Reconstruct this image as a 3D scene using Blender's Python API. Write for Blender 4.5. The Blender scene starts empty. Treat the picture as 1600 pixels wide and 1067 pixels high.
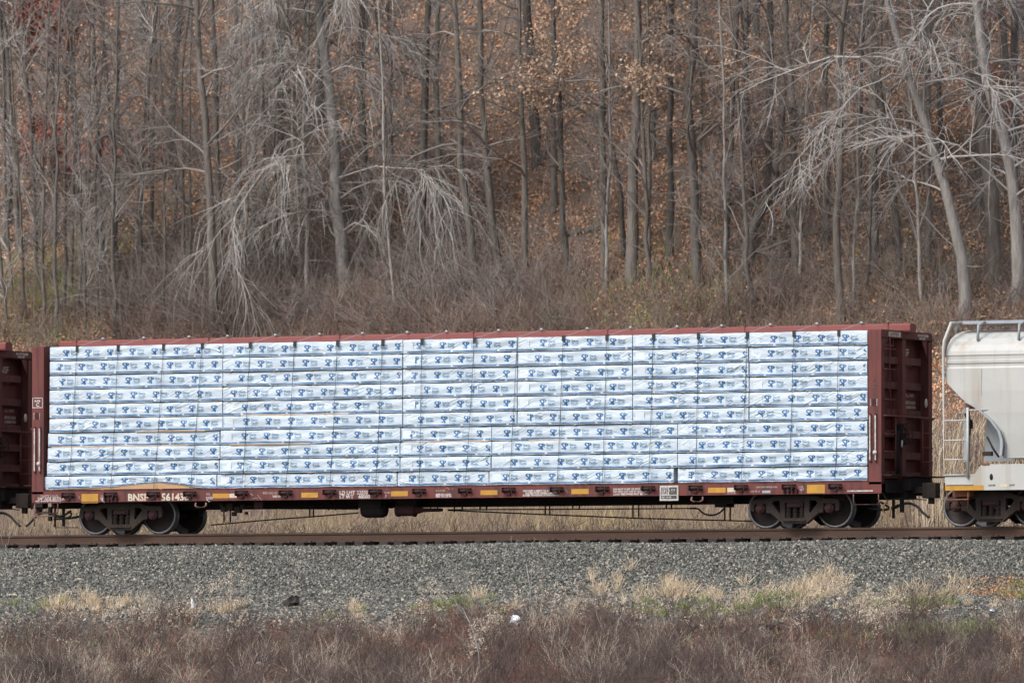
import bpy, math, random
import numpy as np
from mathutils import Vector, Matrix
sc = bpy.context.scene
R = math.radians
# ------------------------------------------------------------------ camera, sky, sun, exposure
CAM = np.array([96.3005, -185.3001, -3.7690]); YAW = 0.47490; PIT = 0.0397687; FOC = 13683.9   # FOC in 1600-px units
cam_d = bpy.data.cameras.new('camera'); cam = bpy.data.objects.new('camera', cam_d); sc.collection.objects.link(cam)
cam_d.sensor_width = 36; cam_d.lens = FOC/1600*36; cam_d.clip_start = 1; cam_d.clip_end = 2000
FW = np.array([-math.sin(YAW)*math.cos(PIT), math.cos(YAW)*math.cos(PIT), math.sin(PIT)])
RT = np.cross(FW, [0, 0, 1]); RT /= np.linalg.norm(RT); UP = np.cross(RT, FW)
cam.matrix_world = Matrix(((RT[0], UP[0], -FW[0], CAM[0]), (RT[1], UP[1], -FW[1], CAM[1]), (RT[2], UP[2], -FW[2], CAM[2]), (0, 0, 0, 1)))
sc.camera = cam
cam_d.dof.use_dof = True; cam_d.dof.focus_distance = 203.5; cam_d.dof.aperture_fstop = 2.4
SUN_EL, SUN_AZ = 48, 205        # azimuth measured clockwise from +Y
world = bpy.data.worlds.new('World'); sc.world = world; world.use_nodes = True
nt = world.node_tree; nt.nodes.clear()
sky = nt.nodes.new('ShaderNodeTexSky'); sky.sky_type = 'NISHITA'; sky.sun_disc = False
sky.sun_elevation = R(SUN_EL); sky.sun_rotation = R(SUN_AZ); sky.air_density = 1.0; sky.dust_density = 3.0; sky.ozone_density = 1.0
hs = nt.nodes.new('ShaderNodeHueSaturation'); hs.inputs['Saturation'].default_value = 0.62
bg = nt.nodes.new('ShaderNodeBackground'); bg.inputs[1].default_value = 0.15
out = nt.nodes.new('ShaderNodeOutputWorld')
nt.links.new(sky.outputs[0], hs.inputs['Color']); nt.links.new(hs.outputs[0], bg.inputs[0]); nt.links.new(bg.outputs[0], out.inputs[0])
sun_d = bpy.data.lights.new('sun', 'SUN'); sun_d.energy = 1.5; sun_d.angle = R(25); sun_d.color = (1, .97, .93)
sun = bpy.data.objects.new('sun', sun_d); sc.collection.objects.link(sun)
az, el = R(SUN_AZ), R(SUN_EL)
to_sun = Vector((math.sin(az)*math.cos(el), math.cos(az)*math.cos(el), math.sin(el)))
sun.rotation_euler = to_sun.to_track_quat('Z', 'Y').to_euler()
sc.view_settings.view_transform = 'Standard'; sc.view_settings.look = 'None'; sc.view_settings.gamma = 1
sc.view_settings.exposure = 0.62

# ------------------------------------------------------------------ helpers
def ray(px, py):
    d = FW*FOC + RT*(px-800) - UP*(py-533.5); return d/np.linalg.norm(d)
def W(px, py, Y):                      # point of a photo pixel on the vertical plane y = Y
    d = ray(px, py); t = (Y-CAM[1])/d[1]; p = CAM + d*t; return p
def XA(px, Y, Z=1.0):                  # X of a photo column on plane y = Y
    return float(W(px, 700, Y)[0])
RAMP_Y = [-260, -60, -22, -16, -5.2, -4.4, -1.8, 2.0, 6, 15, 25, 35, 75, 110, 160]
RAMP_Z = [-5.6, -5.3, -4.3, -3.7, -1.62, -1.5, -1.1, -1.1, -.9, .1, 2.0, 5.0, 29, 46, 52]
def gz(X, Y):
    X = np.asarray(X, float); Y = np.asarray(Y, float)
    z = np.interp(Y, RAMP_Y, RAMP_Z)
    a = np.clip((Y-8)/25, 0, 1) + .22*np.clip((-5-Y)/4, 0, 1)
    z = z + a*(.55*np.sin(X*.13+Y*.05+1)+.35*np.sin(X*.31-Y*.17)+.18*np.sin(X*.8+Y*.6+2)+.12*np.sin(X*1.7-Y*1.3))
    return z
def hit(px, py, y0=10.0):
    d = ray(px, py)
    t = (y0-CAM[1])/d[1]
    while t < 600:
        p = CAM+d*t
        if p[2] < gz(p[0], p[1]): return p
        t += .1
    return CAM+d*260

def hits(px, py, y0=10.0, zf=None):
    px = np.asarray(px, float)[:, None]; py = np.asarray(py, float)[:, None]; zf = zf or gz
    d = FW[None]*FOC+RT[None]*(px-800)-UP[None]*(py-533.5); d /= np.linalg.norm(d, axis=1, keepdims=True)
    t = ((y0-CAM[1])/d[:, 1])[:, None]; live = np.ones(len(px), bool)
    for _ in range(900):
        p = CAM[None]+d*t; live &= p[:, 2] > zf(p[:, 0], p[:, 1])
        if not live.any(): break
        t[live] += .12
    return (CAM[None]+d*t)[:, 0], (CAM[None]+d*t)[:, 1]
def link(o, parent=None):
    sc.collection.objects.link(o)
    if parent is not None: o.parent = parent
    return o
def tag(o, label=None, cat=None, group=None, kind=None):
    if label: o['label'] = label
    if cat: o['category'] = cat
    if group: o['group'] = group
    if kind: o['kind'] = kind
    return o
def empty(name, loc=(0, 0, 0), label=None, cat=None, group=None, rz=0):
    o = bpy.data.objects.new(name, None); link(o); o.location = loc; o.rotation_euler = (0, 0, rz); o.empty_display_size = .2
    return tag(o, label, cat, group)

class MB:
    """collects vertices, faces and material slots; build() links ONE mesh object"""
    def __init__(s): s.v = []; s.f = []; s.m = []; s.n = 0; s.sm = []
    def add(s, V, F, mi=0, smooth=False):
        V = np.asarray(V, float).reshape(-1, 3)
        s.v.append(V)
        for f in F: s.f.append(tuple(int(i)+s.n for i in f)); s.m.append(mi); s.sm.append(smooth)
        s.n += len(V); return s
    def box(s, x0, x1, y0, y1, z0, z1, mi=0):
        V = [(x0, y0, z0), (x1, y0, z0), (x1, y1, z0), (x0, y1, z0), (x0, y0, z1), (x1, y0, z1), (x1, y1, z1), (x0, y1, z1)]
        return s.add(V, [(0, 3, 2, 1), (4, 5, 6, 7), (0, 1, 5, 4), (1, 2, 6, 5), (2, 3, 7, 6), (3, 0, 4, 7)], mi)
    def cbox(s, c, d, mi=0):
        return s.box(c[0]-d[0]/2, c[0]+d[0]/2, c[1]-d[1]/2, c[1]+d[1]/2, c[2]-d[2]/2, c[2]+d[2]/2, mi)
    def tube(s, pts, r, n=8, mi=0, smooth=True):
        P = np.array(pts, float); k = len(P); rr = np.full(k, r) if np.isscalar(r) else np.array(r)
        T = np.gradient(P, axis=0); T /= np.linalg.norm(T, axis=1)[:, None]+1e-12
        ref = np.array([0, 0, 1.]) if abs(T[0][2]) < .9 else np.array([1., 0, 0])
        V = []
        for i in range(k):
            a = np.cross(T[i], ref); a /= np.linalg.norm(a)+1e-12; b = np.cross(T[i], a)
            for j in range(n):
                t = 2*math.pi*j/n; V.append(P[i]+rr[i]*(a*math.cos(t)+b*math.sin(t)))
        F = [(i*n+j, i*n+(j+1) % n, (i+1)*n+(j+1) % n, (i+1)*n+j) for i in range(k-1) for j in range(n)]
        s.add(V, F, mi, smooth)
        s.f.append(tuple(range(s.n-k*n, s.n-k*n+n))[::-1]); s.m.append(mi); s.sm.append(False)
        s.f.append(tuple(range(s.n-n, s.n))); s.m.append(mi); s.sm.append(False)
        return s
    def lathe(s, prof, c, axis='y', n=28, mi=0, smooth=True):   # prof: (radius, along)
        V = []
        for r, h in prof:
            for j in range(n):
                t = 2*math.pi*j/n; a, b = r*math.cos(t), r*math.sin(t)
                if axis == 'y': V.append((c[0]+a, c[1]+h, c[2]+b))
                elif axis == 'x': V.append((c[0]+h, c[1]+a, c[2]+b))
                else: V.append((c[0]+a, c[1]+b, c[2]+h))
        k = len(prof)
        F = [(i*n+j, i*n+(j+1) % n, (i+1)*n+(j+1) % n, (i+1)*n+j) for i in range(k-1) for j in range(n)]
        return s.add(V, F, mi, smooth)
    def build(s, name, mats, parent=None, bevel=0):
        me = bpy.data.meshes.new(name); V = np.concatenate(s.v) if s.v else np.zeros((0, 3))
        me.from_pydata(V.tolist(), [], s.f)
        for m in (mats if isinstance(mats, (list, tuple)) else [mats]): me.materials.append(m)
        me.polygons.foreach_set('material_index', s.m); me.polygons.foreach_set('use_smooth', s.sm); me.update()
        o = link(bpy.data.objects.new(name, me), parent)
        if bevel:
            b = o.modifiers.new('bevel', 'BEVEL'); b.width = bevel; b.segments = 2; b.limit_method = 'ANGLE'; b.angle_limit = R(50)
        return o

def np_mesh(name, V, F, mat, parent=None, smooth=False, mi=None):
    """V (n,3), F (m,k) arrays: fast mesh"""
    me = bpy.data.meshes.new(name); n, (m, k) = len(V), F.shape
    me.vertices.add(n); me.vertices.foreach_set('co', np.ascontiguousarray(V, dtype=np.float32).ravel())
    me.loops.add(m*k); me.loops.foreach_set('vertex_index', np.ascontiguousarray(F, dtype=np.int32).ravel())
    me.polygons.add(m); me.polygons.foreach_set('loop_start', np.arange(0, m*k, k, dtype=np.int32))
    try: me.polygons.foreach_set('loop_total', np.full(m, k, dtype=np.int32))
    except Exception: pass
    for q in (mat if isinstance(mat, (list, tuple)) else [mat]): me.materials.append(q)
    if mi is not None: me.polygons.foreach_set('material_index', np.ascontiguousarray(mi, dtype=np.int32))
    me.polygons.foreach_set('use_smooth', np.full(m, smooth))
    me.update(calc_edges=True); me.validate()
    return link(bpy.data.objects.new(name, me), parent)

def tubes(P, Rr, sides=3):
    """P (n,k,3), Rr (n,k) -> V, F of n separate tapered tubes"""
    n, k, _ = P.shape
    T = np.empty_like(P); T[:, 1:-1] = P[:, 2:]-P[:, :-2]; T[:, 0] = P[:, 1]-P[:, 0]; T[:, -1] = P[:, -1]-P[:, -2]
    T /= np.linalg.norm(T, axis=2, keepdims=True)+1e-9
    ref = np.where(np.abs(T[:, :1, 2:3]) > .85, np.array([1., 0, 0]), np.array([0, 0, 1.]))
    A = np.cross(T, np.broadcast_to(ref, T.shape)); A /= np.linalg.norm(A, axis=2, keepdims=True)+1e-9
    B = np.cross(T, A)
    th = np.arange(sides)*2*math.pi/sides
    V = P[:, :, None, :]+Rr[:, :, None, None]*(A[:, :, None, :]*np.cos(th)[None, None, :, None]+B[:, :, None, :]*np.sin(th)[None, None, :, None])
    base = (np.arange(n)*k*sides)[:, None, None]
    i = np.arange(k-1)[None, :, None]*sides; j = np.arange(sides)[None, None, :]; j2 = (j+1) % sides
    F = np.stack([base+i+j, base+i+j2, base+i+sides+j2, base+i+sides+j], -1).reshape(-1, 4)
    return V.reshape(-1, 3), F
def join(parts):
    Vs, Fs, n = [], [], 0
    for V, F in parts: Vs.append(V); Fs.append(F+n); n += len(V)
    return np.concatenate(Vs), np.concatenate(Fs)

def curve_mesh(cd):
    o = bpy.data.objects.new('tmp', cd); me = o.to_mesh()
    V = np.array([v.co[:] for v in me.vertices]); F = [tuple(p.vertices) for p in me.polygons]
    o.to_mesh_clear(); bpy.data.objects.remove(o); bpy.data.curves.remove(cd)
    return V, F
def glyphs(body, size=1.0, bold=0.0, align='LEFT'):
    cd = bpy.data.curves.new('t', 'FONT'); cd.body = body; cd.size = size; cd.resolution_u = 2; cd.offset = bold; cd.align_x = align; cd.fill_mode = 'FRONT'
    return curve_mesh(cd)
def smooth(pts, n=5):
    P = np.array(pts, float); Q = np.concatenate([[2*P[0]-P[1]], P, [2*P[-1]-P[-2]]]); out_ = []
    for i in range(1, len(Q)-2):
        for k in range(n):
            t = k/n; a, b, c, d = Q[i-1], Q[i], Q[i+1], Q[i+2]
            out_.append(.5*((2*b)+(c-a)*t+(2*a-5*b+4*c-d)*t*t+(3*b-a-3*c+d)*t**3))
    return [tuple(p) for p in out_]+[tuple(P[-1])]
def shape(outlines, extrude=0.0, bevel=0.0):
    cd = bpy.data.curves.new('s', 'CURVE'); cd.dimensions = '2D'; cd.fill_mode = 'BOTH'; cd.extrude = extrude; cd.bevel_depth = bevel; cd.bevel_resolution = 1
    for pts in outlines:
        sp = cd.splines.new('POLY'); sp.points.add(len(pts)-1)
        for i, p in enumerate(pts): sp.points[i].co = (p[0], p[1], 0, 1)
        sp.use_cyclic_u = True
    return curve_mesh(cd)
def on_side(V, x, y, z):               # 2D shape (u,v,w) standing on a plane facing -Y
    return np.stack([V[:, 0]+x, -V[:, 2]+y, V[:, 1]+z], 1)
def on_end(V, x, y, z):                # 2D shape on a plane facing +X
    return np.stack([V[:, 2]+x, V[:, 0]+y, V[:, 1]+z], 1)

# ------------------------------------------------------------------ materials
def mat(name, col, rough=.7, col2=None, scale=3.0, amt=.5, bump=0.0, bscale=30, metal=0.0, island=None, streak=None, spec=.5, detail=6, coords='Object', stretch=(1, 1, 1), objrand=False, bdist=.01):
    m = bpy.data.materials.new(name); m.use_nodes = True; t = m.node_tree; N = t.nodes; L = t.links
    b = N['Principled BSDF']; b.inputs['Roughness'].default_value = rough; b.inputs['Metallic'].default_value = metal
    b.inputs['Specular IOR Level'].default_value = spec
    tc = N.new('ShaderNodeTexCoord'); mp = N.new('ShaderNodeMapping'); L.new(tc.outputs[coords], mp.inputs[0]); mp.inputs['Scale'].default_value = stretch
    cur = None
    if island:                          # list of colours, one picked for each separate piece
        g = N.new('ShaderNodeNewGeometry'); cr = N.new('ShaderNodeValToRGB'); L.new(g.outputs['Random Per Island'], cr.inputs[0])
        cr.color_ramp.interpolation = 'LINEAR'
        while len(cr.color_ramp.elements) < len(island): cr.color_ramp.elements.new(.5)
        for i, c in enumerate(island):
            cr.color_ramp.elements[i].position = i/(len(island)-1); cr.color_ramp.elements[i].color = (*c, 1)
        cur = cr.outputs[0]
    if col2 is not None:
        nz = N.new('ShaderNodeTexNoise'); nz.inputs['Scale'].default_value = scale; nz.inputs['Detail'].default_value = detail; nz.inputs['Roughness'].default_value = .65
        L.new(mp.outputs[0], nz.inputs[0])
        cr = N.new('ShaderNodeValToRGB'); cr.color_ramp.elements[0].position = .5-.25*amt-.05; cr.color_ramp.elements[1].position = .5+.25*amt
        L.new(nz.outputs[0], cr.inputs[0]); mx = N.new('ShaderNodeMix'); mx.data_type = 'RGBA'; L.new(cr.outputs[0], mx.inputs[0])
        if cur: L.new(cur, mx.inputs[6])
        else: mx.inputs[6].default_value = (*col, 1)
        mx.inputs[7].default_value = (*col2, 1); cur = mx.outputs[2]
        if island: mx.inputs[0].default_value = .5
    if streak is not None:              # vertical dirt / rust runs
        s2, c2, ramp = streak
        mp2 = N.new('ShaderNodeMapping'); mp2.inputs['Scale'].default_value = s2; L.new(tc.outputs[coords], mp2.inputs[0])
        nz = N.new('ShaderNodeTexNoise'); nz.inputs['Scale'].default_value = 1; nz.inputs['Detail'].default_value = 5; L.new(mp2.outputs[0], nz.inputs[0])
        cr = N.new('ShaderNodeValToRGB'); cr.color_ramp.elements[0].position = ramp[0]; cr.color_ramp.elements[1].position = ramp[1]
        L.new(nz.outputs[0], cr.inputs[0]); mx = N.new('ShaderNodeMix'); mx.data_type = 'RGBA'; L.new(cr.outputs[0], mx.inputs[0])
        if cur: L.new(cur, mx.inputs[6])
        else: mx.inputs[6].default_value = (*col, 1)
        mx.inputs[7].default_value = (*c2, 1); cur = mx.outputs[2]
    if objrand:
        oi = N.new('ShaderNodeObjectInfo'); mr = N.new('ShaderNodeMapRange'); mr.inputs[3].default_value = .75; mr.inputs[4].default_value = 1.25; L.new(oi.outputs['Random'], mr.inputs[0])
        hv = N.new('ShaderNodeHueSaturation'); L.new(mr.outputs[0], hv.inputs['Value'])
        if cur: L.new(cur, hv.inputs['Color'])
        else: hv.inputs['Color'].default_value = (*col, 1)
        cur = hv.outputs[0]
    if cur: L.new(cur, b.inputs['Base Color'])
    else: b.inputs['Base Color'].default_value = (*col, 1)
    if bump:
        nz = N.new('ShaderNodeTexNoise'); nz.inputs['Scale'].default_value = bscale; nz.inputs['Detail'].default_value = 5; L.new(mp.outputs[0], nz.inputs[0])
        bp = N.new('ShaderNodeBump'); bp.inputs['Strength'].default_value = bump; bp.inputs['Distance'].default_value = bdist; L.new(nz.outputs[0], bp.inputs['Height']); L.new(bp.outputs[0], b.inputs['Normal'])
    return m
def wrinkle_wrap(name, col, rough=.42):
    m = mat(name, col, rough); t = m.node_tree; N = t.nodes; L = t.links; b = N['Principled BSDF']
    tc = N.new('ShaderNodeTexCoord'); oi = N.new('ShaderNodeObjectInfo')
    off = N.new('ShaderNodeVectorMath'); off.operation = 'SCALE'; off.inputs[0].default_value = (37, 0, 11); L.new(oi.outputs['Random'], off.inputs['Scale'])
    ad = N.new('ShaderNodeVectorMath'); ad.operation = 'ADD'; L.new(tc.outputs['Object'], ad.inputs[0]); L.new(off.outputs[0], ad.inputs[1])
    last = None
    for ang, scl, st, dist in ((24, (1.1, 1, 9), 1.0, .05), (-14, (.8, 1, 13), .8, .03), (60, (1.5, 1, 7), .4, .02)):
        mp = N.new('ShaderNodeMapping'); mp.inputs['Rotation'].default_value = (0, R(ang), 0)
        mp2 = N.new('ShaderNodeMapping'); mp2.inputs['Scale'].default_value = scl
        L.new(ad.outputs[0], mp.inputs[0]); L.new(mp.outputs[0], mp2.inputs[0])
        nz = N.new('ShaderNodeTexNoise'); nz.inputs['Scale'].default_value = 2.0; nz.inputs['Detail'].default_value = 3; nz.inputs['Distortion'].default_value = .5
        nz.noise_type = 'RIDGED_MULTIFRACTAL' if ang != 60 else 'FBM'
        L.new(mp2.outputs[0], nz.inputs[0])
        # patches where the film is tight stay smooth
        n2 = N.new('ShaderNodeTexNoise'); n2.inputs['Scale'].default_value = .9; L.new(mp.outputs[0], n2.inputs[0])
        cr = N.new('ShaderNodeValToRGB'); cr.color_ramp.elements[0].position = .42; cr.color_ramp.elements[1].position = .62; L.new(n2.outputs[0], cr.inputs[0])
        mu = N.new('ShaderNodeMath'); mu.operation = 'MULTIPLY'; L.new(nz.outputs[0], mu.inputs[0]); L.new(cr.outputs[0], mu.inputs[1])
        bp = N.new('ShaderNodeBump'); bp.inputs['Strength'].default_value = st; bp.inputs['Distance'].default_value = dist*.8; L.new(mu.outputs[0], bp.inputs['Height'])
        if last: L.new(last, bp.inputs['Normal'])
        last = bp.outputs[0]
    L.new(last, b.inputs['Normal']); return m

M = {}
M['paint'] = mat('car_paint', (.165, .043, .035), .62, (.115, .034, .031), 1.6, .9, .25, 12, streak=((7, 7, .7), (.045, .024, .023), (.46, .74)), spec=.35)
M['chord_skylit'] = mat('chord_paint_skylit', (.22, .062, .052), .6, (.18, .058, .052), 1.2, .9, .15, 10, spec=.35)  # lighter copy of the car paint: sky light on the top beam put into the colour
M['paint_dark'] = mat('grimy_paint', (.065, .026, .025), .8, (.032, .018, .018), 2.2, .9, .3, 14, spec=.25)
M['under'] = mat('underframe_black', (.012, .011, .012), .85, (.026, .021, .020), 5, .8, .3, 20, spec=.2)
M['truck'] = mat('truck_grime', (.020, .016, .016), .85, (.046, .034, .027), 5, .9, .5, 25, spec=.25)
M['wheel'] = mat('wheel_rust', (.040, .026, .022), .8, (.022, .016, .016), 7, .9, .3, 30)
M['tread'] = mat('wheel_tread', (.22, .23, .25), .45, (.12, .12, .13), 6, .9, metal=.6)
M['white'] = mat('white_paint', (.62, .60, .57), .6, (.34, .30, .28), 9, .5)
M['cream'] = mat('cream_lettering', (.62, .55, .44), .6, (.46, .38, .30), 10, .6)
M['faded'] = mat('faded_lettering', (.42, .36, .34), .7, (.20, .10, .09), 18, .6)
M['yellow'] = mat('reflector_yellow', (.54, .27, .012), .55, (.36, .19, .03), 5, .8)
M['black'] = mat('black_plastic', (.015, .015, .017), .5)
M['sign_black'] = mat('stencil_black', (.03, .035, .04), .6, (.06, .06, .06), 20, .5)
M['rubber'] = mat('rubber_hose', (.012, .012, .013), .6)
M['brass'] = mat('worn_brass', (.40, .22, .09), .6, (.25, .14, .08), 20, .7)
M['pink'] = mat('faded_iron', (.30, .17, .15), .75, (.18, .09, .08), 9, .8)
M['wrap'] = wrinkle_wrap('wrap_film', (.475, .555, .625))
M['sheet'] = wrinkle_wrap('label_sheet_film', (.57, .64, .70), .35)
M['ink'] = mat('blue_ink', (.010, .095, .25), .45, (.02, .12, .29), 8, .6)
M['ink2'] = mat('pale_blue_ink', (.085, .20, .32), .45, (.17, .28, .40), 9, .7)
M['inkp'] = mat('faint_blue_ink', (.45, .57, .72), .45)
M['lumber'] = mat('raw_lumber', (.56, .36, .20), .75, (.42, .26, .14), 2.5, .9, .3, 30, stretch=(.6, 1, 18))
M['spacer'] = mat('spacer_wood', (.26, .17, .10), .85, (.12, .08, .055), 5, .8)
M['cable'] = mat('steel_cable', (.055, .065, .06), .6)
M['cable2'] = mat('bright_cable', (.38, .37, .35), .5)
M['hop'] = mat('hopper_paint', (.475, .480, .462), .5, (.41, .41, .388), .8, .9, .1, 8, streak=((4, 4, .18), (.30, .25, .19), (.52, .84)), spec=.4)
M['hop2'] = mat('hopper_grey', (.33, .36, .38), .6, (.26, .28, .29), 2, .9, .1, 9)
M['galv'] = mat('galvanised', (.36, .38, .41), .5, (.28, .30, .33), 6, .7, metal=.3)
M['rust'] = mat('rust', (.26, .10, .045), .85, (.14, .055, .035), 6, .9, .3, 25)
M['rail'] = mat('rail_rust', (.090, .048, .030), .8, (.056, .031, .022), 3, .9, .3, 30, stretch=(.4, 1, 3))
M['railtop'] = mat('rail_head', (.20, .17, .155), .4, (.12, .10, .09), 3, .6, metal=.6, stretch=(.3, 1, 1))
M['tie'] = mat('creosote_tie', (.022, .018, .018), .9, (.05, .038, .034), 6, .8, .5, 30, objrand=True)
M['ballast'] = mat('ballast_bed', (.09, .095, .088), .9, (.20, .205, .19), 28, .8, 1.0, 30, bdist=.03, detail=3)
M['stone'] = mat('crushed_stone', (.2, .2, .2), .85, island=[(.022, .022, .020), (.065, .068, .060), (.128, .132, .118), (.046, .048, .043), (.16, .163, .146), (.30, .285, .245), (.076, .078, .070), (.135, .138, .124), (.46, .40, .31)], bump=.3, bscale=40)
M['ground'] = mat('ground_soil', (.085, .060, .045), .95, (.165, .115, .082), 6, .9, 1.0, 14, bdist=.06)
M['leaves'] = mat('dead_leaves', (.2, .1, .06), .8, island=[(.22, .11, .065), (.52, .275, .15), (.70, .41, .235), (.56, .295, .165), (.78, .53, .34), (.34, .18, .105), (.62, .34, .19)])
M['stem'] = mat('dead_stems', (.1, .08, .07), .85, (.055, .036, .033), .8, .5, island=[(.040, .028, .025), (.13, .088, .072), (.19, .140, .115), (.095, .062, .054), (.36, .285, .225), (.08, .050, .042), (.15, .102, .084)])
M['redstem'] = mat('russet_stems', (.14, .06, .05), .85, island=[(.20, .070, .050), (.11, .045, .038), (.25, .105, .070), (.16, .07, .055)])
M['bankleaf'] = mat('weathered_leaves', (.12, .09, .07), .9, island=[(.11, .068, .050), (.20, .13, .090), (.07, .05, .042), (.22, .165, .13), (.12, .078, .060)])
M['bushdark'] = mat('dark_dead_stems', (.05, .04, .035), .9, island=[(.05, .038, .034), (.085, .062, .055), (.04, .03, .03), (.12, .09, .075)])
M['palestem'] = mat('silver_stems', (.3, .27, .23), .85, island=[(.42, .36, .29), (.28, .23, .185), (.54, .47, .38), (.20, .155, .12)])
M['fluff'] = mat('seed_heads', (.45, .36, .28), .9, island=[(.55, .46, .36), (.42, .33, .25), (.62, .55, .46), (.35, .25, .18)])
M['straw'] = mat('straw', (.45, .32, .18), .85, island=[(.66, .53, .36), (.48, .37, .24), (.78, .67, .50), (.36, .26, .16), (.62, .49, .32)])
M['gold'] = mat('field_grass', (.33, .26, .12), .85, (.20, .145, .12), .35, .5, island=[(.44, .34, .16), (.32, .25, .12), (.56, .45, .23), (.25, .16, .12), (.40, .35, .16), (.20, .13, .11)])
M['green'] = mat('green_grass', (.12, .17, .04), .8, island=[(.13, .18, .05), (.20, .25, .08), (.27, .27, .12), (.10, .14, .04)])
M['brush'] = mat('thicket_twigs', (.12, .09, .08), .85, (.13, .092, .078), .30, .5, island=[(.19, .130, .098), (.31, .225, .175), (.24, .16, .125), (.44, .34, .27), (.13, .088, .068), (.34, .25, .195)])
M['orange'] = mat('orange_leaves', (.5, .17, .05), .8, island=[(.52, .24, .09), (.38, .17, .08), (.60, .33, .15), (.44, .25, .13)])
def bark(n, a, b): return mat(n, a, .9, tuple(c*.7 for c in b), 7, .7, .9, 16, stretch=(1, 1, .22), objrand=True, bdist=.05, streak=((.7, .7, .35), tuple(c*.9+d*.2 for c, d in zip(b, (.05, .07, .04))), (.45, .7)))
M['bark'] = bark('grey_bark', (.185, .162, .142), (.12, .103, .088))
M['bark_dark'] = bark('dark_bark', (.15, .130, .114), (.095, .082, .072))
M['bark_pale'] = bark('pale_bark', (.34, .315, .29), (.25, .225, .205))
M['bark_old'] = bark('weathered_bark', (.42, .39, .36), (.28, .255, .235))
M['twig'] = mat('grey_twigs', (.17, .145, .13), .85, island=[(.14, .118, .105), (.24, .208, .186), (.18, .155, .14), (.30, .265, .24)])
M['twig_pale'] = mat('pale_twigs', (.42, .39, .37), .8, island=[(.34, .315, .29), (.50, .47, .44), (.41, .385, .36), (.25, .228, .21)])
M['twig_dark'] = mat('dark_twigs', (.08, .065, .06), .85, island=[(.11, .09, .08), (.18, .15, .135), (.14, .115, .102)])
M['redleaf'] = mat('russet_oak_leaves', (.2, .06, .045), .8, island=[(.36, .10, .07), (.22, .065, .05), (.48, .16, .095), (.28, .09, .065)])
M['tanleaf'] = mat('tan_oak_leaves', (.3, .2, .13), .8, island=[(.44, .30, .20), (.32, .21, .15), (.54, .38, .26), (.25, .165, .12)])
M['orangeleaf'] = mat('rusty_leaves', (.3, .12, .06), .8, island=[(.46, .17, .075), (.30, .11, .06), (.55, .24, .10), (.22, .09, .06)])

# ------------------------------------------------------------------ the ground
def grid_mesh(name, xs, ys, mat_, zf):
    X, Y = np.meshgrid(xs, ys, indexing='ij'); Z = zf(X, Y)
    V = np.stack([X, Y, Z], -1).reshape(-1, 3); ny = len(ys)
    i, j = np.meshgrid(np.arange(len(xs)-1), np.arange(ny-1), indexing='ij'); a = (i*ny+j).ravel()
    F = np.stack([a, a+ny, a+ny+1, a+1], -1)
    return np_mesh(name, V, F, mat_, smooth=True)
xs = np.concatenate([np.arange(-400, -60, 10), np.arange(-60, 50, .5), np.arange(50, 400, 10)])
ys = np.concatenate([np.arange(-400, -40, 10), np.arange(-40, 70, .5), np.arange(70, 300, 10)])
tag(grid_mesh('ground', xs, ys, M['ground'], gz), kind='structure')
# ballast bed: extruded profile
bp = [(-4.95, -1.56), (-4.3, -1.28), (-3.2, -.84), (-2.3, -.48), (-1.75, -.37), (-1.5, -.34), (0, -.33), (1.5, -.33), (1.75, -.35), (3.2, -.80), (4.6, -1.15)]
def bedz(Y): return np.interp(Y, [p[0] for p in bp], [p[1] for p in bp])
def bed(X, Y):
    return bedz(Y)+.025*np.sin(X*2.1+Y*3)*np.clip((-1.6-Y), 0, 1)+.02*np.sin(X*.7)
tag(grid_mesh('ballast_bed', np.concatenate([np.arange(-200, -40, 8), np.arange(-40, 50, .4), np.arange(50, 200, 8)]), np.array([-5.1]+[p[0] for p in bp]+[4.8]), M['ballast'],
    lambda X, Y: np.where((Y < -5) | (Y > 4.7), -1.9, bed(X, Y)-.035)), kind='structure')

# loose stones of the ballast shoulder
rng = np.random.default_rng(5)
def stones(n, X, Y, zf, smin, smax, seed=1):
    r = np.random.default_rng(seed)
    C = np.array([[a, b, c] for a in (-1, 1) for b in (-1, 1) for c in (-1, 1)], float)*.5
    Fc = np.array([(0, 1, 3, 2), (4, 6, 7, 5), (0, 4, 5, 1), (2, 3, 7, 6), (0, 2, 6, 4), (1, 5, 7, 3)])
    P = C[None]+r.normal(0, .16, (n, 8, 3))
    P *= (r.uniform(.6, 1.3, (n, 1, 3))*(smin+(smax-smin)*r.random((n, 1, 1))**2))
    q = r.normal(size=(n, 4)); q /= np.linalg.norm(q, axis=1, keepdims=True); w, x, y, z = q.T
    Rm = np.stack([1-2*(y*y+z*z), 2*(x*y-z*w), 2*(x*z+y*w), 2*(x*y+z*w), 1-2*(x*x+z*z), 2*(y*z-x*w), 2*(x*z-y*w), 2*(y*z+x*w), 1-2*(x*x+y*y)], -1).reshape(n, 3, 3)
    P = np.einsum('nij,nkj->nki', Rm, P)
    P += np.stack([X, Y, zf(X, Y)+smin*.15], -1)[:, None, :]
    F = (Fc[None]+(np.arange(n)*8)[:, None, None]).reshape(-1, 4)
    return P.reshape(-1, 3), F
n1 = 100000
Y1 = -1.32-rng.random(n1)*3.6
X1 = XA(0, 0)-3+(rng.random(n1))*34 + (-Y1)*.5
s1 = stones(n1, X1, Y1, bed, .020, .048, 1)
n2 = 64000
Y2 = -4.6-np.abs(rng.normal(0, 2.9, n2)); X2 = XA(0, 0)-3+rng.random(n2)*34+(-Y2)*.5
k2 = (rng.random(n2) < .0) | ((Y2 > -12) & (rng.random(n2) < .45+.55*(np.sin(X2*.45+1.1)+np.sin(X2*1.1+Y2) > -.45*(Y2+6.2)-.9))); X2, Y2 = X2[k2], Y2[k2]; n2 = len(X2)
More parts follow.
